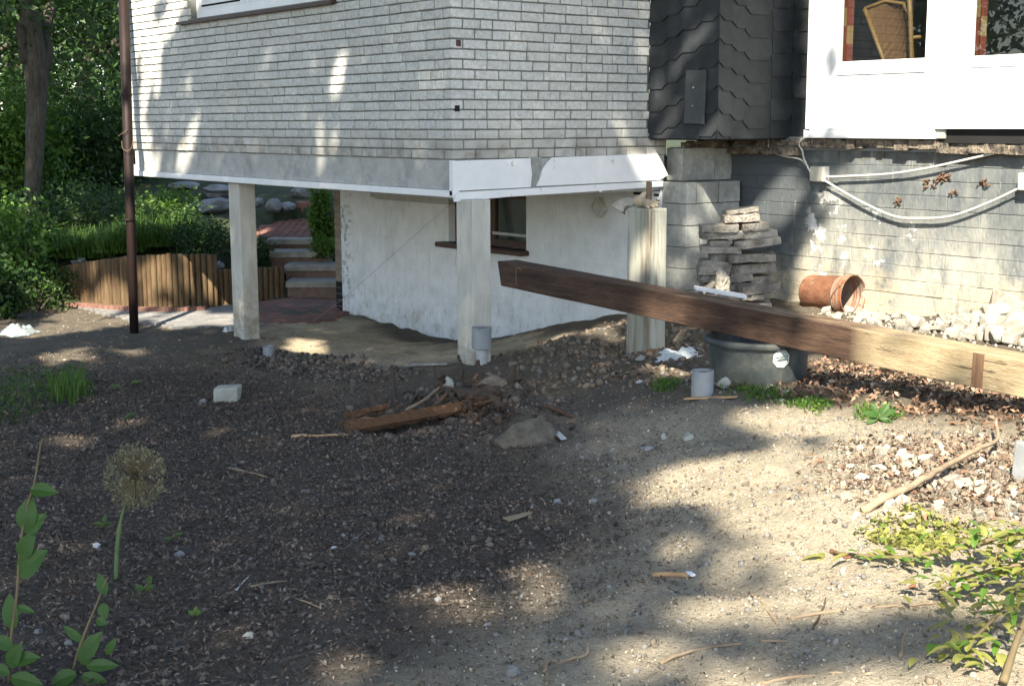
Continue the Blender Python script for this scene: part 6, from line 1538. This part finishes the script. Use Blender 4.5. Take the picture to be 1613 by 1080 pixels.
def tree(label, x, y, z, h, rad, n, mm, size, group='trees at the back of the garden', clumps=46):
    t = thing('tree', label, 'tree', (x, y, z), group); m = MB(); top = np.array([x, y, z + h * .8]); P = limb(m, (x, y, z - .2), top, h * .028, h * .008, 7, .12); m.build('trunk', MT['bark'], t, smooth=True)
    m = MB()
    for k in range(9): a = P[2 + k % 5]; d_ = rng.normal(size=3); d_[2] = abs(d_[2]) * .5; d_ /= np.linalg.norm(d_); limb(m, a, np.asarray(a) + d_ * np.array(rad) * .8, h * .012, .02, 4, .15)
    m.build('limb', MT['bark'], t, smooth=True)
    p = crown_points(n, (x, y, z + h * .62), rad, .25, clumps, .36); v, q = leaf_quads(p, size, (0, 0, .6)); fast('crown', v, q, MT[mm], t)
for i, (px, s, h, r, mm, lab) in enumerate(((150, 30, 9, 2.6, 'leaf', 'broad tree behind the hedge right of the old tree'), (20, 32, 10, 2.8, 'leaf_dark', 'dark tree behind the sunlit hedge at the left edge'), (95, 38, 12, 3.4, 'leaf_dark', 'tall dark tree far behind the old trunk'),
                                          (190, 40, 12, 3.4, 'leaf', 'tall tree just left of the house wall'), (-60, 28, 10, 3.2, 'leaf', 'leafy tree at the far left border'), (260, 34, 9, 3.2, 'leaf_dark', 'dark tree seen under the house edge'), (420, 38, 9, 3.4, 'leaf', 'tree seen under the house between column and wall'), (540, 42, 10, 4, 'leaf_dark', 'dark tree far behind the white wall end'),
                                          (140, 50, 15, 4.5, 'leaf_dark', 'tallest dark tree in the far background'), (40, 48, 14, 4.5, 'leaf_dark', 'far dark tree left of the tallest one'))):
    q = PD(px, 260, s); tree(lab, q[0], q[1], -1.4 + (s - 20) * .02, h, (r, r, h * .42), 7000, mm, .17)

for i, (x, y, r, h) in enumerate(((-14, 10, 3.2, 9), (-19, 16, 3.6, 11), (-13, 17, 3.4, 10), (-22, 9, 3.6, 11), (-27, 20, 4.2, 13))):  # unseen trees added to darken the reflection in the window panes
    tree(('leafy tree nearest the left fence', 'second leafy tree along the left fence', 'third leafy tree along the left fence', 'leafy tree in the far left corner', 'tallest leafy tree on the far left')[i] + ', out of view, added for its reflection in the white window front', x, y, -2.1, h, (r, r, h * .46), 5200, 'leaf_dark', .22, None)
#CANOPY
# ------------------------------------------------------------------ unseen trees behind the camera, crowns shaped to cast the yard's dappled shade
# openings in the crowns, written as the patches of sun they let through: (how open, surface, value, outline).
# surface: 0 = plane x, 1 = plane y, 'g' = ground, 'd' = at a distance
GAPS = [
 (.26, 'd', 22, [(-200, -50), (205, -50), (205, 300), (-200, 300)]), (.38, 'd', 20, [(-200, 200), (205, 200), (205, 470), (-200, 470)]), (.62, 'd', 20.5, [(205, 285), (540, 285), (540, 410), (205, 410)]), (.6, 'd', 20, [(60, 330), (375, 310), (375, 400), (60, 410)]),
 (0, 0, 0, [(200, -150), (712, -150), (716, 310), (208, 275)]), (0, 1, 0, [(712, -150), (1024, -150), (1024, 245), (1052, 300), (716, 315)]),
 (1, 0, 0, [(195, -60), (300, -60), (290, 0), (275, 30), (262, 60), (255, 100), (236, 130), (230, 180), (232, 235), (208, 272), (200, 100)]),
 (0, 0, 0, [(217, 90), (221, 90), (219, 200), (215, 200)]), (.3, 0, 0, [(245, 0), (262, 0), (258, 30), (245, 30)]),
 (1, 0, 0, [(247, 95), (256, 80), (250, 150), (243, 150)]), (.6, 0, 0, [(292, 95), (300, 95), (300, 150), (292, 150)]),
 (1, 0, 0, [(533, 90), (545, 75), (545, 120), (535, 150), (521, 150), (520, 115)]), (.8, 0, 0, [(500, 190), (508, 195), (508, 265), (500, 265)]), (.8, 0, 0, [(522, 215), (532, 215), (527, 240), (521, 235)]),
 (1, 0, 0, [(209, 238), (250, 238), (250, 272), (209, 268)]),
 (1, 1, 0, [(1003, 75), (1024, 75), (1024, 102), (1008, 102)]), (1, 1, 0, [(968, 185), (978, 185), (990, 215), (1008, 246), (985, 246), (978, 215)]), (.8, 1, 0, [(806, 46), (815, 46), (821, 60), (812, 60)]),
 (1, 1, 0, [(995, 249), (1056, 240), (1056, 300), (1016, 300), (1008, 280)]),
 (1, 0, 2.57, [(1058, 218), (1085, 220), (1076, 245), (1060, 258)]), (1, 1, -.34, [(1103, 286), (1125, 306), (1160, 330), (1150, 338), (1108, 335)]),
 (1, 1, -.34, [(1082, 340), (1106, 345), (1110, 388), (1083, 385)]), (.9, 0, 2.47, [(1050, 415), (1082, 418), (1080, 445), (1046, 440)]),
 (1, 'd', 10.1, [(1000, 415), (1040, 405), (1040, 445), (993, 440)]), (1, 'd', 10.1, [(1040, 325), (1049, 325), (1049, 450), (1040, 450)]),
 (1, 'd', 11.3, [(1138, 320), (1202, 320), (1202, 353), (1138, 353)]), (1, 'd', 10.9, [(1090, 446), (1150, 425), (1240, 448), (1190, 478), (1090, 458)]),
 (.5, 0, 2.27, [(1085, 60), (1125, 15), (1128, 40), (1095, 80), (1060, 130), (1070, 90)]), (.5, 0, 2.27, [(1040, 30), (1090, 0), (1100, 10), (1050, 60), (1030, 80)]), (.5, 0, 2.27, [(1026, 120), (1040, 110), (1050, 170), (1026, 180)]),
 (1, 0, 3.25, [(1242, 262), (1272, 296), (1250, 340), (1205, 372), (1165, 345), (1200, 310)]),
 (1, 0, 3.13, [(1268, -200), (1800, -200), (1800, 225), (1470, 225), (1300, 217), (1338, 165), (1325, 115), (1290, 100), (1268, 90)]), (.8, 0, 3.13, [(1268, 0), (1290, 0), (1325, 115), (1338, 165), (1300, 217), (1266, 215)]),
 (1, 0, 3.25, [(1310, 310), (1345, 232), (1800, 222), (1800, 505), (1255, 480), (1290, 420)]), (.4, 0, 3.25, [(1277, 300), (1320, 235), (1345, 235), (1310, 320), (1285, 400), (1270, 400)]),
 (1, 'g', 0, [(1262, 470), (1390, 470), (1800, 490), (1800, 600), (1270, 492)]), (1, 'd', 11, [(1258, 418), (1392, 415), (1392, 495), (1258, 495)]),
 (1, 'd', 6.9, [(1340, 511), (1700, 590), (1700, 650), (1352, 578)]), (.9, 'd', 7.2, [(1085, 456), (1200, 471), (1700, 565), (1700, 589), (1225, 491)]), (.7, 'd', 7.7, [(1155, 478), (1166, 480), (1166, 530), (1155, 528)]), (.8, 'd', 7.5, [(1203, 487), (1224, 491), (1224, 542), (1203, 538)]),
 (1, 'g', 0, [(1285, 565), (1700, 650), (1700, 670), (1480, 622), (1390, 600), (1330, 608), (1288, 590)]),
 (1, 'g', 0, [(1180, 648), (1330, 645), (1420, 640), (1700, 680), (1800, 830), (1560, 865), (1480, 870), (1330, 870), (1230, 900), (1180, 860), (1110, 815), (1060, 790), (1020, 765), (1090, 740), (1190, 715), (1250, 690), (1170, 672)]),
 (0, 'g', 0, [(1130, 665), (1165, 672), (1230, 692), (1190, 716), (1130, 712)]), (.2, 'g', 0, [(1040, 800), (1100, 800), (1150, 832), (1180, 860), (1100, 845), (1040, 830)]), (0, 'g', 0, [(1270, 690), (1300, 692), (1290, 705), (1265, 702)]),
 (1, 'g', 0, [(1120, 795), (1180, 805), (1180, 850), (1130, 835)]), (.9, 'g', 0, [(1030, 862), (1110, 848), (1112, 868), (1040, 878)]), (.9, 'g', 0, [(1055, 962), (1120, 945), (1180, 938), (1235, 948), (1200, 985), (1080, 985)]),
 (.7, 'g', 0, [(925, 1030), (1060, 1008), (1120, 1038), (1000, 1062)]), (.6, 'g', 0, [(955, 932), (1010, 922), (995, 948)]), (.6, 'g', 0, [(820, 850), (900, 852), (890, 866), (830, 868)]), (.5, 'g', 0, [(820, 880), (870, 920), (850, 990), (830, 960)]),
 (.9, 'g', 0, [(1150, 880), (1230, 890), (1480, 872), (1613, 865), (1800, 900), (1800, 960), (1430, 955), (1260, 978), (1195, 940), (1140, 905)]), (0, 'g', 0, [(1175, 895), (1215, 905), (1200, 930), (1150, 915)]),
 (.9, 'g', 0, [(1150, 1068), (1260, 1050), (1480, 1055), (1520, 1010), (1613, 1000), (1800, 1020), (1800, 1150), (1120, 1150)]), (.05, 'g', 0, [(1193, 1000), (1250, 985), (1480, 990), (1510, 1010), (1470, 1045), (1250, 1055), (1193, 1060)]),
 (1, 'g', 0, [(662, 928), (700, 932), (772, 962), (768, 988), (700, 972)]), (.7, 'g', 0, [(515, 1035), (560, 1038), (585, 1060), (540, 1075)]),
 (.8, 'g', 0, [(60, 480), (200, 482), (365, 500), (365, 512), (280, 517), (200, 510), (110, 522), (40, 532)]), (.8, 'g', 0, [(100, 688), (152, 690), (136, 702), (104, 704)]), (.7, 'g', 0, [(195, 663), (226, 660), (216, 673)]), (.8, 'g', 0, [(180, 553), (222, 549), (220, 560)]),
 (.5, 'g', 0, [(0, 490), (60, 490), (50, 530), (0, 530)]), (.8, 'g', 0, [(75, 560), (120, 550), (130, 565), (90, 570)]),
 (.9, 'd', 18.2, [(222, 432), (272, 418), (282, 470), (228, 470)]), (.9, 'd', 18.2, [(308, 408), (346, 403), (346, 470), (303, 470)]), (.6, 'd', 18.6, [(90, 425), (150, 410), (150, 430), (100, 440)]),
 (1, 'd', 17.9, [(400, 463), (458, 462), (446, 476), (408, 487)]), (.9, 'd', 17.5, [(170, 476), (300, 488), (362, 499), (345, 506), (260, 496)]),
 (.9, 'd', 20.2, [(424, 371), (482, 369), (500, 380), (430, 386)]), (.9, 'd', 19.8, [(430, 394), (505, 391), (505, 403), (430, 406)]), (1, 'd', 19.3, [(455, 416), (532, 414), (532, 429), (455, 432)]), (.5, 'd', 21, [(390, 345), (500, 345), (500, 368), (395, 368)]),
 (1, 'g', 0, [(468, 534), (506, 537), (500, 559), (458, 552)]), (.4, 'g', 0, [(840, 548), (960, 508), (985, 528), (900, 562)]), (.8, 'g', 0, [(1035, 574), (1098, 578), (1092, 592), (1038, 589)]), (.5, 'g', 0, [(1050, 540), (1110, 545), (1110, 565), (1050, 565)]),
]
_S = np.array(SUN); _e1 = np.array([-_S[1], _S[0], 0]); _e1 /= np.linalg.norm(_e1); _e2 = np.cross(_S, _e1)
def gap_outline(surf, val, pts):
    out = []
    for a, b_ in pts:
        p = GND(a, b_, 8) if surf == 'g' else PD(a, b_, val) if surf == 'd' else on(a, b_, surf, val)
        out.append((float(p @ _e1), float(p @ _e2)))
    return out
AB = (-13.0, 6.2, -7.0, 7.6)
_m = int((AB[1] - AB[0]) * (AB[3] - AB[2]) * 1150)
_pa = rng.uniform(AB[0], AB[1], _m); _pb = rng.uniform(AB[2], AB[3], _m)
_open = np.full(_m, .10); _edge = fbm(_pa * 4, _pb * 4, 55) * .22 + fbm(_pa * 11, _pb * 11, 57) * .20
for w_, surf, val, pts in GAPS:
    poly = gap_outline(surf, val, pts); pa_ = np.array(poly); lo, hi = pa_.min(0) - .3, pa_.max(0) + .3; soft = min(1.0, float((pa_.max(0) - pa_.min(0)).min()) / .9)
    near = np.where((_pa > lo[0]) & (_pa < hi[0]) & (_pb > lo[1]) & (_pb < hi[1]))[0]
    d_ = poly_sd(_pa[near], _pb[near], poly) + _edge[near] * soft * (.35 if surf in (0, 1) else 1)
    ins = near[d_ > (-.10 * soft if w_ > .3 and surf == 'g' else -.04 if w_ > .3 and surf == 'd' else -.01)]; _open[ins] = w_ * (.93 if surf == 'g' and w_ > .5 else 1)
_clump = np.clip(.5 + 1.15 * fbm(_pa * 3.2, _pb * 3.2, 91, 3), 0, 1)
_keep = _clump > _open * 1.0 - .02
_keep &= _open < .95
_pa, _pb = _pa[_keep], _pb[_keep]
_base = _pa[:, None] * _e1 + _pb[:, None] * _e2
# height of each leaf above the yard: clumpy, 8 m to 12.5 m
_h = 8.0 + 4.5 * np.clip(.5 + 1.6 * fbm(_pa * .8, _pb * .8, 71) + rng.normal(size=len(_pa)) * .16, 0, 1)
_pos = _base + _S * ((_h - _base[:, 2]) / _S[2])[:, None]
TRK = np.array([(-11.8, -6.4), (-12.4, -1.6), (-9.6, -16.0), (-12.8, -11.4), (-12.7, 3.7), (-10.2, 10.2)])
_who = np.argmin(((_pos[:, None, :2] - TRK[None]) ** 2).sum(-1), 1)
for k in range(len(TRK)):
    P_ = _pos[_who == k]
    if len(P_) < 50: continue
    x, y = TRK[k]; z = g1(x, y)
    t = thing('shade_tree', ('garden tree nearest the photographer on the left', 'second garden tree left of the photographer', 'garden tree behind the photographer on the right', 'garden tree straight behind the photographer', 'third garden tree along the left side', 'farthest garden tree along the left side')[k] + ', out of view, its crown shaped to shade the yard', 'tree', (x, y, z))
    m = MB(); pts = limb(m, (x, y, z - .3), (x + .3, y + .2, 9.5), .2, .09, 7, .1); m.build('trunk', MT['bark'], t, smooth=True)
    v, q = leaf_quads(P_, .16, (0, 0, .5), 1.0, .6); fast('crown', v, q, MT['leaf'], t)
